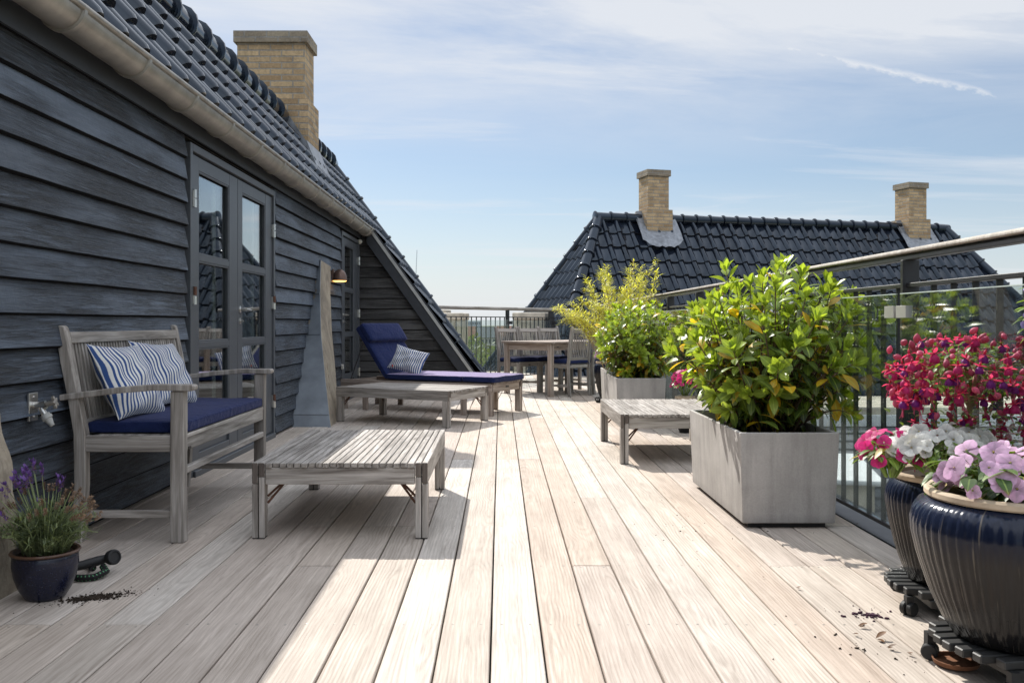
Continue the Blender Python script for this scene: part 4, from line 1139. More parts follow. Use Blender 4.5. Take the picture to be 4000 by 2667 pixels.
for P, o_ in ((P0, -r_), (P1, r_)):
    for s in (1, -1):
        e = P + o_ * HS * run + nn * (s * run) - V((0, 0, PT * run)); mb = MB(); roll(mb, e + up5, P + up5, .105, .36); mb.build('hip_tile', M['tile'], nr, smooth=45)
mb = MB()   # walls under the eaves
F = Matrix.Translation(P0) @ Matrix(((r_.x, -nn.x, 0), (r_.y, -nn.y, 0), (0, 0, 1))).to_4x4()
mb.brick(-HS * run + .3, LN + HS * run - .3, -run + .3, run - .3, -16, -PT * run - .02, F); mb.build('wall', M['brick_cap'], nb_)
mb = MB(); mb.bar(E0 - r_ * HS * run - V((0, 0, .1)) + nn * .02, E0 + r_ * (LN + HS * run) - V((0, 0, .1)) + nn * .02, .12, .11); mb.build('eaves_gutter', M['zinc'], nb_)
def nchim(a):
    w, dp = .466, .47
    Mx = F @ Matrix.Translation((a - w / 2, -.21, 0))
    c = chimney(nb_, 'chimney', Mx, 0, w, dp, -.6, .22, 1.05, .06, .035)
    mb = MB()
    d0 = -.21 - .06       # local y of front face (towards the terrace)
    zf = lambda y: PT * y if y < 0 else 0
    g = lambda x, y, dz: F @ V((x, y, zf(y) + dz))
    x0, x1 = a - w / 2 - .06, a + w / 2 + .06
    prev = None; n = 14; vs = []; fs = []
    # apron below and wings at the sides, lying over the tiles
    for i in range(n + 1):
        t = i / n; x = x0 - .16 + (x1 - x0 + .32) * t
        edge = abs(t - .5) * 2
        yb = d0 - .27 + .10 * max(0, edge - .55) ** 1.0 / .45 + .008 * math.sin(i * 2.4)
        vs += [g(x, d0 + (.0 if edge < .68 else .24), .15), g(x, (d0 + yb) / 2, .205 + .008 * math.sin(i * 2.4)), g(x, yb, .19 + .006 * math.sin(i * 2.4))]
        if i: q = (i - 1) * 3; fs += [(q, q + 1, q + 4, q + 3), (q + 1, q + 2, q + 5, q + 4)]
    mb.add(vs, fs)
    mb.obox(F @ V((a, d0 - .006, PT * d0 + .10)), (w + .14, .012, .1), (r_, nn, V((0, 0, 1))))
    for s, x in ((-1, x0), (1, x1)):
        vs = [g(x + s * .006, d0 - .02, .05), g(x + s * .006, d0 - .02, .2), g(x + s * .006, .1, .2), g(x + s * .006, .1, .05)]
        mb.add(vs, [(0, 1, 2, 3)]); mb.add([g(x, d0, .15), g(x + s * .15, d0, .20), g(x + s * .13, 0, .2), g(x, 0, .22)], [(0, 1, 2, 3)])
    mb.build('flashing', M['lead'], c, smooth=30)
nchim(1.24); nchim(7.64)

# ---- lower annex seen through the railing
an = thing('annex', 'low annex with concrete parapet and blue grey slate roof below the railing', 'building', (6, 11, -3))
mb = MB(); mb.box(1.95, 14, 13.7, 15.8, -2.6, H - 1.25); mb.build('parapet', M['render'], an, bevel=.02)
mb = MB(); mb.box(1.95, 14, 13.60, 13.7, H - 1.52, H - 1.36); mb.build('fascia', M['white_paint'], an)
mb = MB(); za = H - 1.53; zb = H - 2.6
u = V((0, 5.6, za - zb)); Lu = u.length
def sl(x, s): return V((x, 8.0, zb)) + u * (s / Lu)
n = 16
for k in range(n):   # overlapping courses
    s0 = Lu * k / n; s1 = Lu * (k + 1) / n + .03
    mb.add([sl(1.9, s0) + V((0, 0, .022)), sl(14, s0) + V((0, 0, .022)), sl(14, s1), sl(1.9, s1)], [(0, 1, 2, 3)], .5, [(0, 0, 0), (12.1, 0, 0), (12.1, .069, 0), (0, .069, 0)])
    mb.add([sl(1.9, s0), sl(14, s0), sl(14, s0) + V((0, 0, .022)), sl(1.9, s0) + V((0, 0, .022))], [(0, 1, 2, 3)])
mb.build('slate_roof', M['slate'], an)
mb = MB(); mb.box(1.9, 14, 2.0, 8.0, -16, zb - .02); mb.box(1.9, 14, 8, 13.7, -16, zb - .1); mb.build('wall', M['render'], an)
ht = thing('roof_hatch', 'white flat roof hatch standing on the slate roof beyond the railing', 'hatch', (3.9, 11.3, -1.2))
Mh = Matrix.Translation((3.75, 11.45, -.80)) @ Matrix.Rotation(rad(-14), 4, 'Z')
def hb(mb, x0, x1, y0, y1, z0, z1):
    for i in range(1): mb.obox(Mh @ V(((x0 + x1) / 2, (y0 + y1) / 2, (z0 + z1) / 2)), (x1 - x0, y1 - y0, z1 - z0), tuple((Mh.to_3x3() @ V(a)) for a in ((1, 0, 0), (0, 1, 0), (0, 0, 1))))
mb = MB(); hb(mb, -.8, .8, -1.1, 1.2, -.06, 0); mb.build('lid', M['white_paint'], ht, bevel=.02, seg=2)
mb = MB(); hb(mb, -.7, .7, -1.0, 1.1, -.8, -.06); mb.build('curb', M['render'], ht)
# ---- cement stacks beyond the far railing
def stack(label, x, y, rz, w, dp, zt):
    t = thing('cement_stack', label, 'chimney', (x, y, -4), 0, 'cement chimney stacks beyond the railing')
    ax = (V((math.cos(rz), math.sin(rz), 0)), V((-math.sin(rz), math.cos(rz), 0)), V((0, 0, 1)))
    mb = MB(); mb.obox((x, y, (zt - .14 - 6) / 2), (w - .05, dp - .05, zt - .14 + 6), ax); mb.build('shaft', M['render'], t, bevel=.01)
    mb = MB(); mb.obox((x, y, zt - .07), (w, dp, .14), ax); mb.build('cap', M['render'], t, bevel=.025, seg=2)
stack('wide weathered cement stack with thick cap behind the dining chairs', .62, 18.2, rad(-14), .66, .62, H + .21)
stack('narrow weathered cement stack showing right of the sloping roof edge', -.98, 18.3, rad(-10), .62, .6, H + .20)
stack('taller cement stack half hidden behind the sloping roof edge', -1.33, 19.3, rad(-10), .5, .5, H + .28)
# ================================================================== plants
def rdir(zmin=-1, zmax=1):
    z = R.uniform(zmin, zmax); t = R.uniform(0, 2 * pi); q = math.sqrt(1 - z * z); return V((q * math.cos(t), q * math.sin(t), z))
LS = (0, .42, .78, 1, .95, .62, 0)
def laurel(name, label, base, cx, cy, rx, ry, z0, z1, ntw, nleaf, Lf, at):
    t = thing(name, label, 'shrub', at, 0, 'laurel shrubs in the grey planters')
    lf = MB(); st = MB()
    bx0, bx1, by0, by1 = base
    for i in range(ntw + 22):
        # golden spiral over the dome so that tips spread evenly
        k = min(1, (i + .5) / ntw); ph = i * 2.39996 + R.uniform(-.25, .25)
        el = math.asin(min(1, max(-.3, 1 - 1.25 * k))); q = R.choice((.6, .78, .9, 1, 1.06, 1.14)) + R.uniform(-.04, .04)
        hz = (z1 - z0) * .52; zc = z0 + (z1 - z0) * .46
        tip = V((cx + rx * q * math.cos(el) * math.cos(ph), cy + ry * q * math.cos(el) * math.sin(ph), zc + hz * q * math.sin(el)))
        tip.z = max(tip.z, z0 + .05)
        if i >= ntw:                             # low shoots spilling towards the rim
            ph = R.uniform(-pi, 0) if i % 4 else R.uniform(0, pi); tip = V((cx + rx * .85 * math.cos(ph), cy + ry * .95 * math.sin(ph), R.uniform(z0 + .03, z0 + .30)))
            tip.x = min(max(tip.x, bx0 - .06), bx1 + .12); tip.y = max(tip.y, by0 - .02)
        b = V((bx0 + (bx1 - bx0) * R.uniform(.2, .8), by0 + (by1 - by0) * R.uniform(.2, .8), .39))
        b = b.lerp(V((cx + (tip.x - cx) * .3, cy + (tip.y - cy) * .45, .39)), .7); b.x = min(max(b.x, bx0 + .05), bx1 - .05); b.y = min(max(b.y, by0 + .05), by1 - .05)
        mid = b.lerp(tip, .55) + V((0, 0, .12)) + (V((tip.x - cx, tip.y - cy, 0))) * .12
        pts = []
        for j in range(9):
            u = j / 8; pts.append(b * (1 - u) ** 2 + mid * 2 * u * (1 - u) + tip * u * u)
        st.tube(pts, [.0065 * (1 - .7 * j / 8) for j in range(9)], 6)
        L = sum((pts[j + 1] - pts[j]).length for j in range(8))
        n = max(7, int(nleaf * (.5 + .5 * L / (z1 - z0)))); ang = R.uniform(0, 6)
        yl = .17 if tip.z < zc + hz * .5 else .07
        for j in range(n):
            u = .16 + .84 * (j / (n - 1)) ** .72
            f = u * 8; a = min(7, int(f)); p = pts[a].lerp(pts[a + 1], f - a); d = (pts[a + 1] - pts[a]).normalized()
            ang += 2.4 + R.uniform(-.35, .35)
            s1 = d.cross(V((.3, .2, 1))).normalized(); s2 = d.cross(s1)
            o = s1 * math.cos(ang) + s2 * math.sin(ang)
            tipf = max(0, (u - .62) / .38)
            dr = (o * (1.0 - .35 * tipf) + d * (.25 + .75 * tipf) + V((0, 0, .05 + .25 * tipf - .35 * (1 - u)))).normalized()
            age = max(0, 1 - tipf * 1.15) * R.uniform(.55, 1.05)
            if tipf > .55: age = min(age, R.uniform(.0, .45))
            if R.random() < yl * (1.7 - 1.5 * u): age = R.uniform(1.15, 1.9)
            l = Lf * R.uniform(.6, 1.25) * (1 - .25 * tipf if tipf > .85 else 1)
            st_ = p + o * .004
            lf.leaf(st_ + dr * .012, dr, d if tipf > .3 else V((0, 0, 1)), l, l * R.uniform(.40, .5), R.uniform(.08, .3) + .22 * (1 - u), R.uniform(.06, .28), age, shape=LS)
        for j in range(5):                       # upright rosette of the newest leaves
            ang += 2.4; s1 = d.cross(V((.3, .2, 1))).normalized(); s2 = d.cross(s1); o = s1 * math.cos(ang) + s2 * math.sin(ang)
            l = Lf * R.uniform(.6, .95); lf.leaf(tip, d * .9 + o * R.uniform(.35, .8) + V((0, 0, .35)), d, l, l * .42, R.uniform(-.05, .18), .25, R.uniform(0, .2), shape=LS)
    # big old leaves hanging over the rim
    for i in range(int(ntw * 1.6)):
        p = V((R.uniform(bx0 + .08, bx1 - .08), R.uniform(by0 + .08, by1 - .08), R.uniform(.47, z0 + .24))); dr = rdir(-.15, .4); 
        l = Lf * R.uniform(.95, 1.4); lf.leaf(p, dr, V((0, 0, 1)), l, l * .45, .35, .15, R.uniform(.7, 1) if R.random() > .14 else 1.6, shape=LS)
    st.build('branch', M['trunk'], t, smooth=60)
    lf.build('foliage', M['laurel'], t, smooth=180)
laurel('laurel_shrub', 'large leafy laurel shrub with yellowing leaves in the foreground planter', (1.105, 1.565, 4.25, 5.39), 1.43, 4.82, .475, .52, .46, 1.225, 112, 19, .094, (1.35, 4.82, .4))
laurel('laurel_shrub', 'smaller laurel shrub in the farther planter, bamboo rising behind it', (1.065, 1.52, 8.456, 9.5), 1.31, 8.95, .35, .50, .46, 1.12, 92, 19, .084, (1.3, 9, .4))

bt_ = thing('bamboo', 'feathery yellow green bamboo rising behind the farther laurel', 'bamboo', (1.25, 10.25, .4))
lf = MB(); st = MB()
for i in range(46):
    b = V((R.uniform(1.18, 1.5), R.uniform(9.82, 10.5), .39)); k = i / 45
    tx = .60 + 1.12 * k + R.uniform(-.06, .06)
    tz = R.uniform(.98, 1.2) if tx < .82 else R.uniform(1.0, 1.45) if tx < 1.08 else R.uniform(1.1, 1.56)
    if i in (24, 33, 40, 43): tz = 1.6
    tip = V((tx, b.y + R.uniform(-.3, .25), tz)); mid = b.lerp(tip, .5) + V((0, 0, .25))
    pts = [b * (1 - u) ** 2 + mid * 2 * u * (1 - u) + tip * u * u for u in [j / 9 for j in range(10)]]
    st.tube(pts, [.006 * (1 - .75 * j / 9) for j in range(10)], 5)
    for j in range(170):
        u = R.uniform(.25, 1) ** .8; f = u * 9; a = min(8, int(f)); p = pts[a].lerp(pts[a + 1], f - a) + rdir() * R.uniform(0, .085) * (1.15 - u * .6)
        d = (pts[a + 1] - pts[a]).normalized(); dr = d * .7 + rdir(-.4, .5)
        l = R.uniform(.04, .08); lf.leaf(p, dr, (0, 0, 1), l, l * .19, .2, .2, R.uniform(0, .9) if R.random() > .06 else 1.5, shape=(0, 1, .6, 0))
st.build('cane', M['pale_trunk'], bt_); lf.build('foliage', M['bamboo'], bt_, smooth=180)

# ---- large glazed pots on trolleys
def trolley(label, x, y, r, zt, rz):
    t = thing('pot_trolley', label, 'plant trolley', (x, y, 0), 0, 'black slatted pot trolleys')
    d = V((math.cos(rz), math.sin(rz), 0)); e = V((-d.y, d.x, 0)); c = V((x, y, 0))
    mb = MB(); n = 9
    for k in range(n):
        o = -r + r * 2 * (k + .5) / n; w = math.sqrt(max(.02 ** 2, r * r - o * o))
        mb.obox(c + e * o + V((0, 0, zt - .011)), (w * 2, 2 * r / n - .012, .022), (d, e, V((0, 0, 1))))
    for s in (-.55, 0, .55): mb.obox(c + d * (s * r) + V((0, 0, zt - .035)), (.03, 2 * r * (.80 if s else .96), .026), (d, e, V((0, 0, 1))))
    mb.build('slatted_top', M['trolley'], t, bevel=.003)
    for k in range(4):
        a = rz + rad((140 if r > .21 else 212) + 90 * k); p = c + V((math.cos(a), math.sin(a), 0)) * (r * 1.02)
        mb = MB(); YM = Matrix.Rotation(a, 4, 'Z') @ Matrix.Rotation(pi / 2, 4, 'X'); R_ = .0225
        for o in (-.013, .013):
            mb.lathe(p + (YM.to_3x3() @ V((0, 0, o))) + V((0, 0, R_)), [(.006, -.009), (R_ - .003, -.009), (R_, -.006), (R_, .006), (R_ - .003, .009), (.006, .009)], 20, M=YM)
        mb.box(p.x - .012, p.x + .012, p.y - .012, p.y + .012, R_, zt - .022); mb.build('caster', M['rubber'], t, smooth=35)
    return t
def glazed_pot(label, x, y, z0, hgt, rb, rr, rm, group='tall dark glazed pots'):
    t = thing('flower_pot', label, 'flower pot', (x, y, z0), 0, group)
    k = hgt
    P_ = [(rb - .012, 0), (rb, .006), (rb + (rm - rb) * .26, k * .12), (rb + (rm - rb) * .58, k * .32), (rb + (rm - rb) * .86, k * .55), (rm * .995, k * .7), (rm, k * .77), (rm * .975, k * .84), (rm * .925, k * .90), (rr * .97, k * .935), (rr * .93, k * .945)]
    # smooth the outline
    Q = []
    for a, b in zip(P_, P_[1:]):
        for u in (0, .5): Q.append((a[0] + (b[0] - a[0]) * u, a[1] + (b[1] - a[1]) * u))
    Q.append(P_[-1])
    mb = MB(); sc_ = .40 / k
    mb.lathe((0, 0, 0), Q, 256, flute=(64, .0036, k * .2, k * .88), capt=False)
    mb.w = [(a, z * sc_, 0) for a, z, _ in mb.w]
    mb.build('body', M['glaze'], t, smooth=50, local=True)
    mb = MB(); mb.lathe((0, 0, 0), [(rr * .93, k * .94), (rr * .99, k * .942), (rr * 1.01, k * .955), (rr * 1.01, k * .985), (rr * .985, k), (rr * .93, k * 1.0), (rr * .885, k * .985), (rr * .88, k * .94)], 64, capb=False, capt=False)
    mb.build('rim', M['sand_rim'], t, smooth=40, local=True)
    mb = MB(); mb.lathe((0, 0, k * .955), [(rr * .88, 0), (rr * .6, .008), (rr * .3, .0), (.01, .01)], 24); mb.build('soil', M['soil'], t, local=True)
    return t
trolley('black slatted trolley on casters under the pot with pale pink flowers', 1.405, 2.5, .215, .098, rad(8))
trolley('black slatted trolley on casters under the pot holding the fuchsia', 1.515, 3.1, .205, .085, rad(-4))
glazed_pot('foremost dark glazed pot with ribbed body and sand rim, pale pink flowers', 1.405, 2.5, .099, .40, .165, .232, .270)
glazed_pot('dark glazed pot behind the foremost one, white flowers and fuchsia', 1.515, 3.1, .086, .365, .135, .185, .205)
trolley('small black trolley under the tall narrow vase by the farther planter', 1.265, 11.1, .13, .06, rad(10))
glazed_pot('tall narrow dark vase pot half hidden behind the farther planter', 1.265, 11.1, .061, .43, .07, .115, .135)

def flower5(mb, c, n, r, mi, eye=None, cup=.12, np_=5, wide=1.0):
    n = V(n).normalized(); a = n.cross(V((.2, .3, 1))).normalized(); b = n.cross(a); c = V(c); ph = R.uniform(0, 6)
    for k in range(np_):
        t = ph + 2 * pi * k / np_ + R.uniform(-.12, .12); d = a * math.cos(t) + b * math.sin(t)
        q = r * R.uniform(.85, 1.1); mb.leaf(c + d * r * .08 + n * R.uniform(-.002, .002), d + n * cup, n, q, q * 1.15 * wide, R.uniform(.02, .25), -.08, 0, mat=mi, shape=(0, .5, .86, 1, .93, .66, 0))
    if eye is not None: mb.lathe(c + n * .002, [(r * .1, 0), (r * .06, r * .06)], 6, mat=eye)
def blob(mb, c, d, L, r, mi, n=7):
    d = V(d).normalized(); c = V(c); pts = [c + d * L * u for u in (0, .12, .35, .6, .85, 1)]
    mb.tube(pts, [r * q for q in (.25, .65, 1, .95, .5, .08)], n, mat=mi)

# ---- fuchsia trained as a small tree
fu = thing('fuchsia', 'fuchsia trained as a small tree with hanging red and purple blossoms', 'fuchsia', (1.56, 3.08, .43))
mb = MB(); pth = [V((1.555, 3.1, .41)), V((1.565, 3.09, .5)), V((1.56, 3.08, .58)), V((1.57, 3.08, .70))]
mb.tube(pth, [.011, .010, .0105, .009], 8); mb.tube([(1.575, 3.085, .41), (1.572, 3.08, .62)], .004, 6)
FC = V((1.565, 3.08, .765)); br = []
for i in range(40):
    d = rdir(-.25, .9); p = FC + V((d.x * .20, d.y * .19, d.z * .10)); mb.tube([V((1.57, 3.08, .66 + R.uniform(0, .05))), FC.lerp(p, .5) + V((0, 0, .03)), p], [.005, .0035, .002], 5); br.append(p)
mb.build('trunk', M['pale_trunk'], fu, smooth=60)
lf = MB(); fl = MB()
def fuchsia_flower(c, s, open_=True):
    hang = V((R.uniform(-.4, .4), R.uniform(-.5, .2), -1 if open_ else R.uniform(-.8, .7))).normalized()
    fl.tube([c + V((0, 0, .007 * s)), c], .0008, 4, mat=0)
    if not open_: blob(fl, c, hang, .027 * s, .0088 * s, 3); return
    blob(fl, c, hang, .016 * s, .0038 * s, 0); e = c + hang * .015 * s
    a = hang.cross(V((.2, .9, .1))).normalized(); b = hang.cross(a); ph = R.uniform(0, 6)
    for k in range(4):
        t = ph + k * pi / 2; d = a * math.cos(t) + b * math.sin(t); fl.leaf(e, d * .9 + hang * R.uniform(-.35, .45), -hang, .028 * s, .012 * s, R.uniform(-.2, .2), .2, 0, mat=0, shape=(0, .8, 1, .6, 0))
    fl.lathe(e, [(.0105 * s, -.022 * s), (.0125 * s, -.018 * s), (.011 * s, -.008 * s), (.004 * s, 0)], 9, mat=R.choice((1, 1, 2, 2)), capb=False)
    for k in range(4):
        o = a * R.uniform(-.004, .004) + b * R.uniform(-.004, .004); fl.tube([e + hang * .018 * s, e + hang * (.04 + R.uniform(0, .014)) * s + o], [.0008, .0011], 4, mat=3)
for i in range(230):
    d = rdir(-.55, 1); q = R.uniform(.86, 1.12) if i < 190 else R.uniform(.3, .8)
    p = FC + V((d.x * .265 * q, d.y * .22 * q, d.z * (.15 if d.z > 0 else .15) * q)); fuchsia_flower(p, R.uniform(.95, 1.35), R.random() > (.75 if d.z > .45 else .33))
for i in range(18):          # a trailing arm to the left
    p = V((1.31 + R.uniform(-.02, .09), 3.0 + R.uniform(-.05, .05), .755 + R.uniform(-.055, .03))); fuchsia_flower(p, 1.05, R.random() > .5)
for i in range(70):
    p = V((1.57 + R.uniform(-.2, .24), 3.0 + R.uniform(-.1, .15), .585 + R.uniform(-.08, .09))); fuchsia_flower(p, 1, R.random() > .5)
for i in range(900):
    d = rdir(-.8, 1); q = R.uniform(.4, 1.1); p = FC + V((d.x * .25 * q, d.y * .21 * q, d.z * .13 * q)); l = R.uniform(.018, .036)
    lf.leaf(p, rdir(-.5, .6), (0, 0, 1), l, l * .5, .25, .2, R.uniform(.1, .9), shape=(0, .9, .9, 0))
for i in range(420):
    p = V((1.58 + R.gauss(0, .11), 3.02 + R.gauss(0, .07), R.uniform(.45, .66))); l = R.uniform(.02, .04); lf.leaf(p, rdir(-.3, .6), (0, 0, 1), l, l * .5, .2, .2, R.uniform(.1, .9), shape=(0, .9, .9, 0))
lf.build('foliage', M['fleaf'], fu, smooth=180)
tag(fl.build('blossom', [M['p_red'], M['p_purple'], M['p_magenta'], M['p_pinkred']], fu, smooth=60))

# ---- impatiens
def impatiens(label, ctr, rx, ry, rz, nf, r, mats, mi, eye, nl, cat='flowers', up=.5, leafl=.05):
    t = thing('impatiens', label, cat, (ctr[0], ctr[1], ctr[2] - rz)); C = V(ctr); lf = MB(); fl = MB()
    for i in range(nl):
        d = rdir(-.3, .8); q = R.uniform(.3, .98); p = C + V((d.x * rx * q, d.y * ry * q, d.z * rz * q)); l = R.uniform(.7, 1.3) * leafl
        lf.leaf(p, V((d.x, d.y, d.z * .3)) + rdir(-.4, .4) * .7, (0, 0, 1), l, l * .46, .35, .2, R.uniform(.1, 1) if R.random() > .08 else 1.5, shape=LS)
    for i in range(24):
        d = rdir(.0, .8); lf.tube([(C.x + d.x * rx * .2, C.y + d.y * ry * .2, C.z - rz * .9), C + V((d.x * rx * .8, d.y * ry * .8, d.z * rz * .8))], .003, 5)
    k = 0
    for i in range(nf):
        u = (i + .5) / nf; z = .95 - 1.15 * u; ph = i * 2.39996 + R.uniform(-.3, .3); q = math.sqrt(max(0, 1 - z * z))
        d = V((q * math.cos(ph), q * math.sin(ph), z)); s = R.uniform(.92, 1.12); p = C + V((d.x * rx * s, d.y * ry * s, d.z * rz * s))
        n = (d * .8 + V((-.15, -.75, up)) + rdir() * .45).normalized(); flower5(fl, p, n, r * R.uniform(.65, 1.2), R.choice(mi), eye, R.uniform(.0, .45))
    lf.build('foliage', M['fleaf'], t, smooth=180); fl.build('blossom', mats, t, smooth=180)
    return t
impatiens('pale pink impatiens blooming in the foremost dark pot', (1.43, 2.47, .53), .235, .18, .09, 52, .031, [M['p_pink'], M['p_yellow']], (0,), 1, 260, up=.55, leafl=.07)
impatiens('white impatiens spilling over the rim of the fuchsia pot', (1.40, 2.93, .545), .15, .10, .07, 54, .027, [M['p_white'], M['p_yellow']], (0,), 1, 110, up=.5)
impatiens('crimson impatiens at the left edge of the fuchsia pot', (1.265, 2.99, .525), .085, .10, .08, 22, .028, [M['p_magenta'], M['p_yellow']], (0,), 1, 90, up=.35)
# a few leaves browning on the rim
lf = MB()
lq = thing('lilac_bush', 'bush with lilac flower clusters entering at the right edge of view', 'flowers', (1.55, 2.42, .5))
fl = MB(); st = MB(); LCn = V((1.49, 2.42, 1.0))
st.tube([(1.50, 2.42, .48), (1.53, 2.42, .7), (1.51, 2.42, .95)], [.009, .009, .006], 7)
for (ox, oz, rr, nf) in ((-.075, -.045, .035, 26), (-.03, .03, .05, 46), (.03, .0, .05, 30), (-.035, .0, .03, 14), (.06, -.06, .05, 24)):
    for i in range(nf):
        d = rdir(-.5, 1); p = LCn + V((ox, R.uniform(-.05, .05), oz)) + d * rr * R.uniform(.7, 1); flower5(fl, p, d * .6 + V((-.3, -.8, .3)), .0125, 0, 1, .1)
for i in range(150):
    d = rdir(-1, .6); p = LCn + V((.02 + d.x * .11, d.y * .1, d.z * .13 - .03)); l = R.uniform(.025, .045); lf.leaf(p, d + V((0, 0, -.2)), (0, 0, 1), l, l * .48, .2, .25, R.uniform(0, .8), shape=LS)
for i in range(14):
    p = LCn + V((-.045 + R.uniform(-.015, .02), R.uniform(-.03, .03), -.07 - i * .007)); lf.leaf(p, rdir(-.9, -.1), (0, 0, 1), .03, .013, .2, .2, R.uniform(0, .6), shape=LS)
st.build('trunk', M['pale_trunk'], lq); lf.build('foliage', M['fleaf'], lq, smooth=180); fl.build('blossom', [M['p_lilac'], M['p_yellow']], lq, smooth=180)
impatiens('pink flowers in the tall narrow vase pot by the dining chairs', (1.24, 11.08, .56), .11, .11, .075, 16, .03, [M['p_pink'], M['p_yellow']], (0,), 1, 60, up=.4)
gz_ = thing('flower_pot', 'dark pot of crimson flowers behind the farther planter, near the railing', 'flower pot', (1.6, 8.0, 0))
gz_['group'] = 'tall dark glazed pots'
mb = MB(); mb.lathe((1.605, 8.0, 0), [(.05, 0), (.09, .1), (.095, .22), (.08, .3)], 32, flute=(32, .003, .05, .25)); mb.build('body', M['glaze'], gz_, smooth=50)
mb = MB(); mb.lathe((1.605, 8.0, .295), [(.082, 0), (.09, .005), (.09, .02), (.07, .025)], 32); mb.build('rim', M['sand_rim'], gz_, smooth=50)
impatiens('crimson flowers in a dark pot beside the railing, glimpsed between the laurels', (1.60, 8.0, .43), .10, .12, .12, 34, .028, [M['p_magenta'], M['p_yellow']], (0,), None, 90, up=.3)

# ---- lavender
pt = thing('flower_pot', 'small round blue glazed pot on the deck with lavender in it', 'flower pot', (-1.58, 3.2, 0))
mb = MB(); PP = [(.058, 0), (.066, .004), (.085, .035), (.100, .075), (.107, .115), (.106, .145), (.102, .155)]
Q = []
for a, b in zip(PP, PP[1:]):
    for u in (0, .34, .67): Q.append((a[0] + (b[0] - a[0]) * u, a[1] + (b[1] - a[1]) * u))
Q.append(PP[-1]); mb.lathe((-1.58, 3.2, 0), Q, 48, capt=False); mb.build('body', M['glaze_blue'], pt, smooth=60)
mb = MB(); mb.lathe((-1.58, 3.2, 0), [(.103, .154), (.111, .156), (.114, .161), (.111, .166), (.102, .165), (.096, .15)], 48, capb=False, capt=False); mb.build('rim', M['brown_rim'], pt, smooth=60)
mb = MB(); mb.lathe((-1.58, 3.2, .15), [(.1, 0), (.05, .006), (.005, .004)], 20); mb.build('soil', M['soil'], pt)
lv = thing('lavender', 'lavender with purple and withered brown flower heads in a blue pot', 'lavender', (-1.58, 3.2, .155))
lf = MB(); fl = MB(); LCn = V((-1.58, 3.2, .155))
for i in range(210):
    a = R.uniform(0, 2 * pi); q = math.sqrt(R.random()); b = LCn + V((math.cos(a) * .075 * q, math.sin(a) * .075 * q, 0))
    lean = R.uniform(.1, 1) * q; hgt = R.uniform(.05, .185) * (1.05 - .45 * q * q); tip = b + V((math.cos(a) * lean * .125, math.sin(a) * lean * .105, hgt))
    pts = [b.lerp(tip, u) + V((0, 0, .03 * math.sin(pi * u))) for u in (0, .33, .67, 1)]; lf.tube(pts, [.002, .0018, .0015, .001], 4)
    for j in range(20):
        u = R.uniform(.1, 1); p = b.lerp(tip, u) + V((0, 0, .03 * math.sin(pi * u))); l = R.uniform(.018, .036)
        lf.leaf(p, rdir(-.3, .9) + V((math.cos(a) * .3, math.sin(a) * .3, .3)), (0, 0, 1), l, l * .15, .1, .1, R.uniform(0, 1), shape=(0, 1, .8, 0))
def lhead(p, d, purple):
    d = V(d).normalized(); n = 7
    for k in range(n):
        c = p + d * .004 * k
        for q in range(6):
            o = rdir(); o = (o - d * o.dot(d)).normalized(); fl.leaf(c + o * .002, o * .8 + d * .5, d, .0075, .005, 0, .1, 0, mat=1 if not purple or R.random() < .3 else 2, shape=(0, 1, 0))
    if purple:
        for q in range(5):
            o = rdir(); o = (o - d * o.dot(d)).normalized(); fl.leaf(p + d * .028, d * .9 + o * .7, o, R.uniform(.016, .026), .009, .25, .1, 0, mat=0, shape=(0, .8, 1, .6, 0))
for i in range(84):
    a = R.uniform(0, 2 * pi); q = math.sqrt(R.random()); pur = math.cos(a) < .3 and R.random() < .62
    if pur and R.random() < .5: q *= .6
    tip = LCn + V((math.cos(a) * .18 * q - (.02 if pur else 0), math.sin(a) * .14 * q, (.25 if pur else .195) * (1.08 - .5 * q * q) + R.uniform(-.03, .02))); b = LCn + V((math.cos(a) * .06 * q, math.sin(a) * .06 * q, .05))
    lf.tube([b, b.lerp(tip, .5) + V((0, 0, .015)), tip], [.0015, .0013, .001], 4); d = tip - b; lhead(tip, d, pur)
lf.build('foliage', M['herb'], lv, smooth=180); fl.build('blossom', [M['p_lav'], M['p_brown'], M['p_lav']], lv, smooth=180)

# ---- hose sprayer on the deck
hs = thing('hose_sprayer', 'black hose sprayer with green flecked hose lying beside the blue pot', 'sprayer', (-1.46, 3.48, 0))
mb = MB(); hx = V((-1.475, 3.50, .062)); fd = V((.72, -.55, .22)).normalized(); RM = V((0, 0, 1)).rotation_difference(fd).to_matrix().to_4x4()
mb.lathe(hx, [(.013, -.045), (.018, -.03), (.021, -.012), (.0275, -.008), (.029, .002), (.029, .014), (.026, .02), (.021, .021), (.019, .016)], 24, M=RM); mb.build('spray_head', M['rubber'], hs, smooth=35)
mb = MB(); pth = [hx - fd * .035, V((-1.53, 3.50, .048)), V((-1.58, 3.46, .04)), V((-1.64, 3.42, .035))]; mb.tube(pth, [.015, .018, .0165, .017], 14); mb.tube([V((-1.525, 3.49, .05)), V((-1.55, 3.475, .02))], .006, 8); mb.build('grip', M['rubber'], hs, smooth=60)
mb = MB(); P_ = []
for k in range(40):
    t = -1.1 + 4.4 * k / 39; P_.append(V((-1.565 + .082 * math.cos(t) - .01, 3.40 + .055 * math.sin(t), .013 + .012 * max(0, math.sin(t * .9)))))
P_ = [V((-1.50, 3.475, .035))] + [V((-1.478 - .002 * k, 3.455 - .014 * k, .02)) for k in range(3)] + [V((-1.50 - .014 * k, 3.405 - .012 * math.sin(k * .55), .0125)) for k in range(12)]
mb.tube(P_, .0125, 12); mb.build('hose', M['hose'], hs, smooth=60)
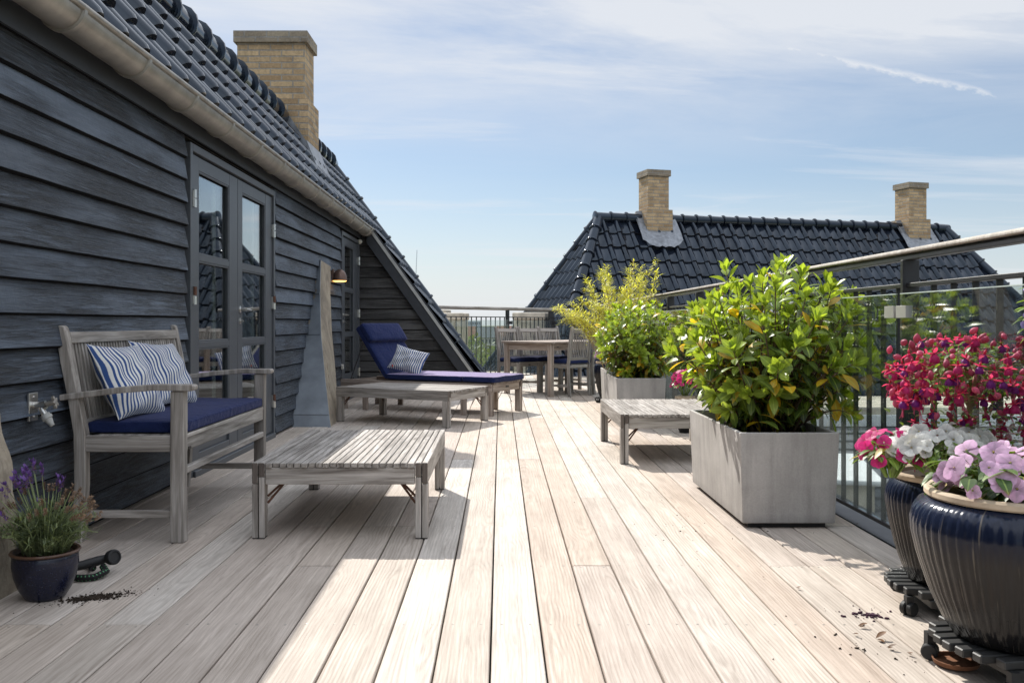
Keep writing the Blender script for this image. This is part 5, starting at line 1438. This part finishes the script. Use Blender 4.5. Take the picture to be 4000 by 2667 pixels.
mb = MB(); mb.tube([V((-1.56, 3.53, .013)), V((-1.585, 3.56, .016)), V((-1.63, 3.57, .014)), V((-1.70, 3.54, .013))], .0125, 12); mb.build('hose', M['hose'], hs, smooth=60)

# ---- litter on the deck
def crumbs(name, label, c, rx, ry, n, s, m, rz=0):
    mb = MB()
    for i in range(n):
        q = abs(R.gauss(0, .5)); a = R.uniform(0, 2 * pi); x = q * rx * math.cos(a); y = q * ry * math.sin(a)
        p = (c[0] + x * math.cos(rz) - y * math.sin(rz), c[1] + x * math.sin(rz) + y * math.cos(rz), .0015); e = s * R.choice((.25, .3, .4, .5, .8, 1.2)) * (1.3 - min(1, q) * .8)
        mb.lathe(p, [(e, -.001), (e * .8, e * .35), (e * .2, e * .45)], 6, M=Matrix.Rotation(R.uniform(0, 3), 4, 'Z') @ Matrix.Diagonal((1.5, .8, 1, 1)))
    o = mb.build(name, m, at=(c[0], c[1], 0)); tag(o, label, 'litter', kind='stuff')
crumbs('spilled_soil', 'dark soil spilled on the deck beside the blue pot', (-1.41, 3.19), .17, .065, 900, .0040, M['soil'], rad(28))
crumbs('fallen_petals', 'dark purple petals fallen beside the pot trolleys', (1.19, 3.0), .14, .10, 55, .006, M['p_plum'])
crumbs('deck_crumbs', 'scattered dark crumbs on the sunlit deck by the planter', (.85, 4.3), .8, 1.2, 34, .003, M['soil'])
crumbs('deck_crumbs', 'scattered plant crumbs on the deck in front of the pots', (1.05, 2.7), .35, .35, 40, .003, M['soil'])
for i, (px, py, l) in enumerate(((3350, 2452, .035), (3420, 2500, .045), (3462, 2535, .03), (3108, 2300, .02), (2716, 2160, .012), (2975, 2258, .012), (3330, 2480, .02), (3540, 2556, .02), (3520, 2075, .02), (3340, 2050, .016))):
    Y = 3600 * H / (py - 1262); x = (px - 1955) * Y / 3600; mb = MB()
    mb.leaf((0, 0, .006), (R.uniform(.3, 1), R.uniform(-1, .2), .1), (0, 0, 1), l, l * .45, -.1, .5, 0, shape=LS); mb.leaf((.004, 0, .004), (R.uniform(.3, 1), R.uniform(-1, .2), .05), (0, 0, 1), l * .6, l * .3, .1, .4, 0, shape=LS)
    o = mb.build('dead_leaf', M['deadleaf'], smooth=180); o.location = (x, Y, 0); tag(o, 'curled brown leaf lying on the pale deck boards', 'leaf', 'dry leaves on the deck')
mb = MB(); mb.lathe((0, 0, 0), [(.05, .002), (.058, .006), (.062, .018), (.058, .018), (.053, .009), (.002, .008)], 32)
o = mb.build('clay_saucer', M['terracotta'], at=(0, 0, 0), smooth=40); o.location = (1.265, 2.56, .001); tag(o, 'small brown clay saucer on the deck in front of the foremost trolley', 'saucer')
# ================================================================== far away
mb = MB(); mb.add([(-4000, -500, -14), (4000, -500, -14), (4000, 6000, -14), (-4000, 6000, -14)], [(0, 1, 2, 3)]); tag(mb.build('ground', M['land']), kind='structure')
def tree(label, x, y, zt, r, seed):
    global R
    R2 = R; R = random.Random(seed); t = thing('tree', label, 'tree', (x, y, -14), 0, 'trees beyond the far railing')
    mb = MB(); mb.tube([(x, y, -14), (x + .3, y, zt - r * 1.7), (x, y, zt - r * .6)], [r * .1, r * .07, r * .02], 7)
    for k in range(6): d = rdir(.1, .8); mb.tube([(x, y, zt - r * 1.5), V((x, y, zt - r)) + d * r * .7], [r * .04, r * .01], 5)
    mb.build('trunk', M['trunk'], t); mb = MB()
    bl = [(V((x, y, zt - r * .95)), r * .75)] + [(V((x, y, zt - r)) + rdir(-.7, .9) * r * .62, r * R.uniform(.28, .5)) for k in range(13)]
    for c, q in bl:
        for k in range(int(150 * (q / r) ** 1.2 + 40)):
            d = rdir(-.9, 1); p = c + d * q * R.uniform(.6, 1.05); s = r * R.uniform(.05, .11); mb.leaf(p, rdir(), rdir(), s * 1.4, s, .2, .2, R.uniform(0, 1), shape=(0, 1, .8, 0))
    mb.build('crown', M['treeleaf'], t, smooth=180); R = R2
TR = [(-10.5, 62, .2, 3.4), (-6.2, 58, -.2, 3.2), (-3.4, 66, .25, 3.6), (-.6, 60, -.1, 3.3), (3.5, 70, .3, 3.6), (-8, 48, -1.2, 3.1), (-4.8, 45, -1.5, 2.9), (-2.1, 47, -1.0, 3.1), (1.0, 50, -.9, 3.1), (-12, 84, .2, 4.2), (-6, 88, .5, 4.2), (-1.5, 92, .3, 4.4), (5, 95, .6, 4.4), (-5.5, 36, -2.9, 2.7), (-2.9, 34, -3.1, 2.7), (-.4, 37, -2.7, 2.7), (-9, 38, -2.6, 2.8)]
K = ['round', 'broad', 'tall', 'spreading', 'rounded']; 
for i, (x, y, z, r) in enumerate(TR):
    dd = 'nearest row of treetops' if y < 42 else 'second row of treetops' if y < 55 else 'middle row of treetops' if y < 75 else 'farthest row of treetops'
    tree('%s green tree in the %s, %s' % (K[i % 5], dd, 'towards the left' if x < -4.5 else 'towards the dining table' if x > -.5 else 'seen between the balusters'), x, y, z, r, 50 + i)
def block(name, label, cat, x0, x1, y, dp, z1, wm, rows, cols, roofm=None, group=None):
    t = thing(name, label, cat, ((x0 + x1) / 2, y, -14), 0, group)
    mb = MB(); mb.box(x0, x1, y, y + dp, -14, z1); w = mb.build('wall', M[wm], t)
    if roofm:
        mb = MB(); mb.prism([(-.5, z1), (dp + .5, z1), (dp / 2, z1 + dp * .42)], x0 - .4, x1 + .4, lambda p, q, u: V((u, y + p, q))); mb.build('roof', M[roofm], t)
    for i in range(rows):
        mb = MB(); h = min(3.0, (z1 + 14) / 4)
        for j in range(cols):
            wd = (x1 - x0) / cols; a = x0 + wd * (j + .2); z = z1 - h * (i + 1) + h * .25; mb.box(a, a + wd * .6, y - .06, y + .02, z, z + h * .5)
        mb.build('window', M['far_window'], t)
block('office_tower', 'pale blue grey office block standing above the trees', 'building', -24, -13.2, 600, 20, 2.35, 'far_wall', 4, 9)
block('office_building', 'low dark flat roofed office block right of the pale tower', 'building', -13.0, 6, 560, 20, -1.2, 'far_dark', 3, 14)
hx = [(-38, 'far_pale'), (-30, 'far_brick'), (-22.5, 'far_pale'), (-15, 'far_wall'), (-8, 'far_pale'), (-1, 'far_brick'), (6, 'far_pale'), (13, 'far_brick'), (20, 'far_pale')]
for i, (x, m) in enumerate(hx):
    block('town_house', 'small distant %s town house with gabled roof %s' % ({'far_pale': 'pale', 'far_brick': 'brick', 'far_wall': 'grey'}[m], ['far left', 'left of the tower', 'below the pale tower', 'right below the tower', 'below the dark office block', 'brick one behind the trees', 'right of the office block', 'behind the dining chairs', 'farthest right'][i]), 'house', x, x + 6.4, 300 + (i % 3) * 12, 8, -3.9 + (i % 2) * .5, m, 2, 5, 'far_roof' if i % 2 else 'far_dark', 'town houses behind the trees')
ms = thing('radio_mast', 'thin pale lattice mast far behind the sloping roof edge', 'mast', (-31, 330, -14))
mb = MB()
for dx in (-.14, .14): mb.tube([(-31.6 + dx, 330, -14), (-29.9 + dx * .5, 330, 27)], [.07, .04], 5)
for k in range(26): z = 3 + k * .95; u = (z + 14) / 41; x = -31.6 + 1.7 * u; mb.tube([(x - .13, 330, z), (x + .13, 330, z + .5)], .03, 4)
mb.build('lattice', M['far_wall'], ms)

# ================================================================== sky, sun, camera
SUN = V((-.474, 1.035, 1.0)).normalized()
el = math.asin(SUN.z); az = math.atan2(SUN.x, SUN.y)
w = bpy.data.worlds.new('World'); S.world = w; w.use_nodes = True; nt = w.node_tree; nt.nodes.clear()
class GW(G):
    def __init__(s, nt): s.nt = nt
g = GW(nt)
sky = g.n('TexSky', sky_type='NISHITA'); sky.sun_disc = False; sky.sun_elevation = el; sky.sun_rotation = az
sky.air_density = 1.0; sky.dust_density = .35; sky.ozone_density = 2.2; sky.altitude = 20
d = g.n('TexCoord').outputs['Generated']; sp = g.n('SeparateXYZ', {0: d}); dx, dy, dz = sp.outputs
zz_ = g.math('MAXIMUM', g.math('ADD', dz, .07), .02)
pl_ = g.n('CombineXYZ', {0: g.math('DIVIDE', dx, zz_), 1: g.math('DIVIDE', dy, zz_), 2: 0}).outputs[0]
rot = g.n('Mapping', {'Vector': pl_, 'Rotation': (0, 0, rad(20)), 'Scale': (.75, 1.5, 1)}).outputs[0]
n1 = g.noise(rot, .55, 8, .62, .7)
n2 = g.noise(g.n('Mapping', {'Vector': pl_, 'Location': (3.1, 1.7, 0), 'Rotation': (0, 0, rad(35)), 'Scale': (.35, 1.3, 1)}).outputs[0], .9, 8, .6, .5)
high = g.rng(dz, .16, .31, 0, 1)
veil = g.math('MULTIPLY', g.rng(n1, .32, .62, 0, 1), g.math('ADD', g.math('MULTIPLY', high, .85), .06))
veil = g.math('ADD', veil, g.math('MULTIPLY', high, .30))
wisp = g.math('MULTIPLY', g.rng(n2, .52, .72, 0, 1), g.rng(dz, .0, .12, .6, .8))
low = g.math('MULTIPLY', g.rng(dz, .0, .055, .55, 0), g.rng(n2, .3, .7, .5, 1))
# vapour trail: a straight streak between two directions
iy = g.math('DIVIDE', 1, g.math('MAXIMUM', dy, .05))
u = g.math('MULTIPLY', dx, iy); v = g.math('MULTIPLY', dz, iy)
U0, V0, U1, V1 = .215, .3225, .536, .2475; LL = math.hypot(U1 - U0, V1 - V0); ex, ey = (U1 - U0) / LL, (V1 - V0) / LL
uu = g.math('SUBTRACT', u, U0); vv = g.math('SUBTRACT', v, V0)
tt = g.math('DIVIDE', g.math('ADD', g.math('MULTIPLY', uu, ex), g.math('MULTIPLY', vv, ey)), LL)
pn_ = g.noise(g.n('CombineXYZ', {0: g.math('MULTIPLY', u, 38), 1: g.math('MULTIPLY', v, 60), 2: 0}).outputs[0], 1, 6, .62)
dd = g.math('ABSOLUTE', g.math('ADD', g.math('SUBTRACT', g.math('MULTIPLY', vv, ex), g.math('MULTIPLY', uu, ey)), g.math('MULTIPLY', g.math('SUBTRACT', pn_, .5), .017)))
wd_ = g.math('MULTIPLY', g.rng(tt, 0, .45, .55, 1), g.rng(tt, .55, 1.0, 1, .45))
tr = g.math('MULTIPLY', g.rng(g.math('DIVIDE', dd, g.math('MULTIPLY', wd_, .0115)), .0, 1, 1, 0), g.math('MULTIPLY', g.rng(tt, .03, .24, .0, 1), g.rng(tt, .96, 1.04, 1, 0)))
tr = g.math('MULTIPLY', tr, g.rng(pn_, .25, .6, .5, 1))
tr = g.math('MULTIPLY', tr, g.rng(dy, .05, .1, 0, 1))
m = g.math('ADD', g.math('ADD', veil, wisp), low, clamp=True)
m = g.math('MAXIMUM', m, tr, clamp=True)
hz = g.math('POWER', g.rng(dz, -.02, .22, 1, 0), 1.7)
blue = g.mix(1, sky.outputs[0], (.56, .57, .585, 1), 'MULTIPLY')
c = g.mix(g.math('ADD', g.math('MULTIPLY', hz, .9), .06, clamp=True), blue, (4.3, 4.65, 5.2, 1))
over = g.math('MULTIPLY', g.rng(dz, .36, .62, 0, 1), g.rng(n1, .25, .6, .55, 1))   # unseen bright cloud added overhead to fill the shade
cl = g.mix(over, CLOUD, (9.9, 10.5, 11.5, 1))
c = g.mix(g.math('MULTIPLY', g.math('MAXIMUM', m, over), .88), c, cl)
bg = g.n('Background', {'Color': c, 'Strength': SKY})
out = nt.nodes.new('ShaderNodeOutputWorld'); nt.links.new(bg.outputs[0], out.inputs[0])
sl_ = bpy.data.lights.new('sun', 'SUN'); sl_.energy = SUNE; sl_.angle = rad(.53); sl_.color = (1, .955, .88)
so_ = bpy.data.objects.new('sun', sl_); COL.objects.link(so_); so_.rotation_euler = (-SUN).to_track_quat('-Z', 'Y').to_euler(); so_.location = (-10, 20, 25)

cam = bpy.data.cameras.new('camera'); co = bpy.data.objects.new('camera', cam); COL.objects.link(co)
cam.sensor_width = 36; cam.lens = 32.4; cam.clip_start = .05; cam.clip_end = 8000
cam.shift_x = .01125; cam.shift_y = -.017875
co.location = (0, 0, H); co.rotation_euler = (pi / 2, 0, 0); S.camera = co
S.view_settings.view_transform = 'Standard'; S.view_settings.look = 'None'; S.view_settings.exposure = EXPOS; S.view_settings.gamma = 1
S.render.engine = 'CYCLES'; S.cycles.use_denoising = True
S.cycles.max_bounces = 8; S.cycles.diffuse_bounces = 3; S.cycles.glossy_bounces = 4; S.cycles.transparent_max_bounces = 24; S.cycles.transmission_bounces = 4
S.cycles.sample_clamp_indirect = 8; S.cycles.caustics_reflective = False; S.cycles.caustics_refractive = False
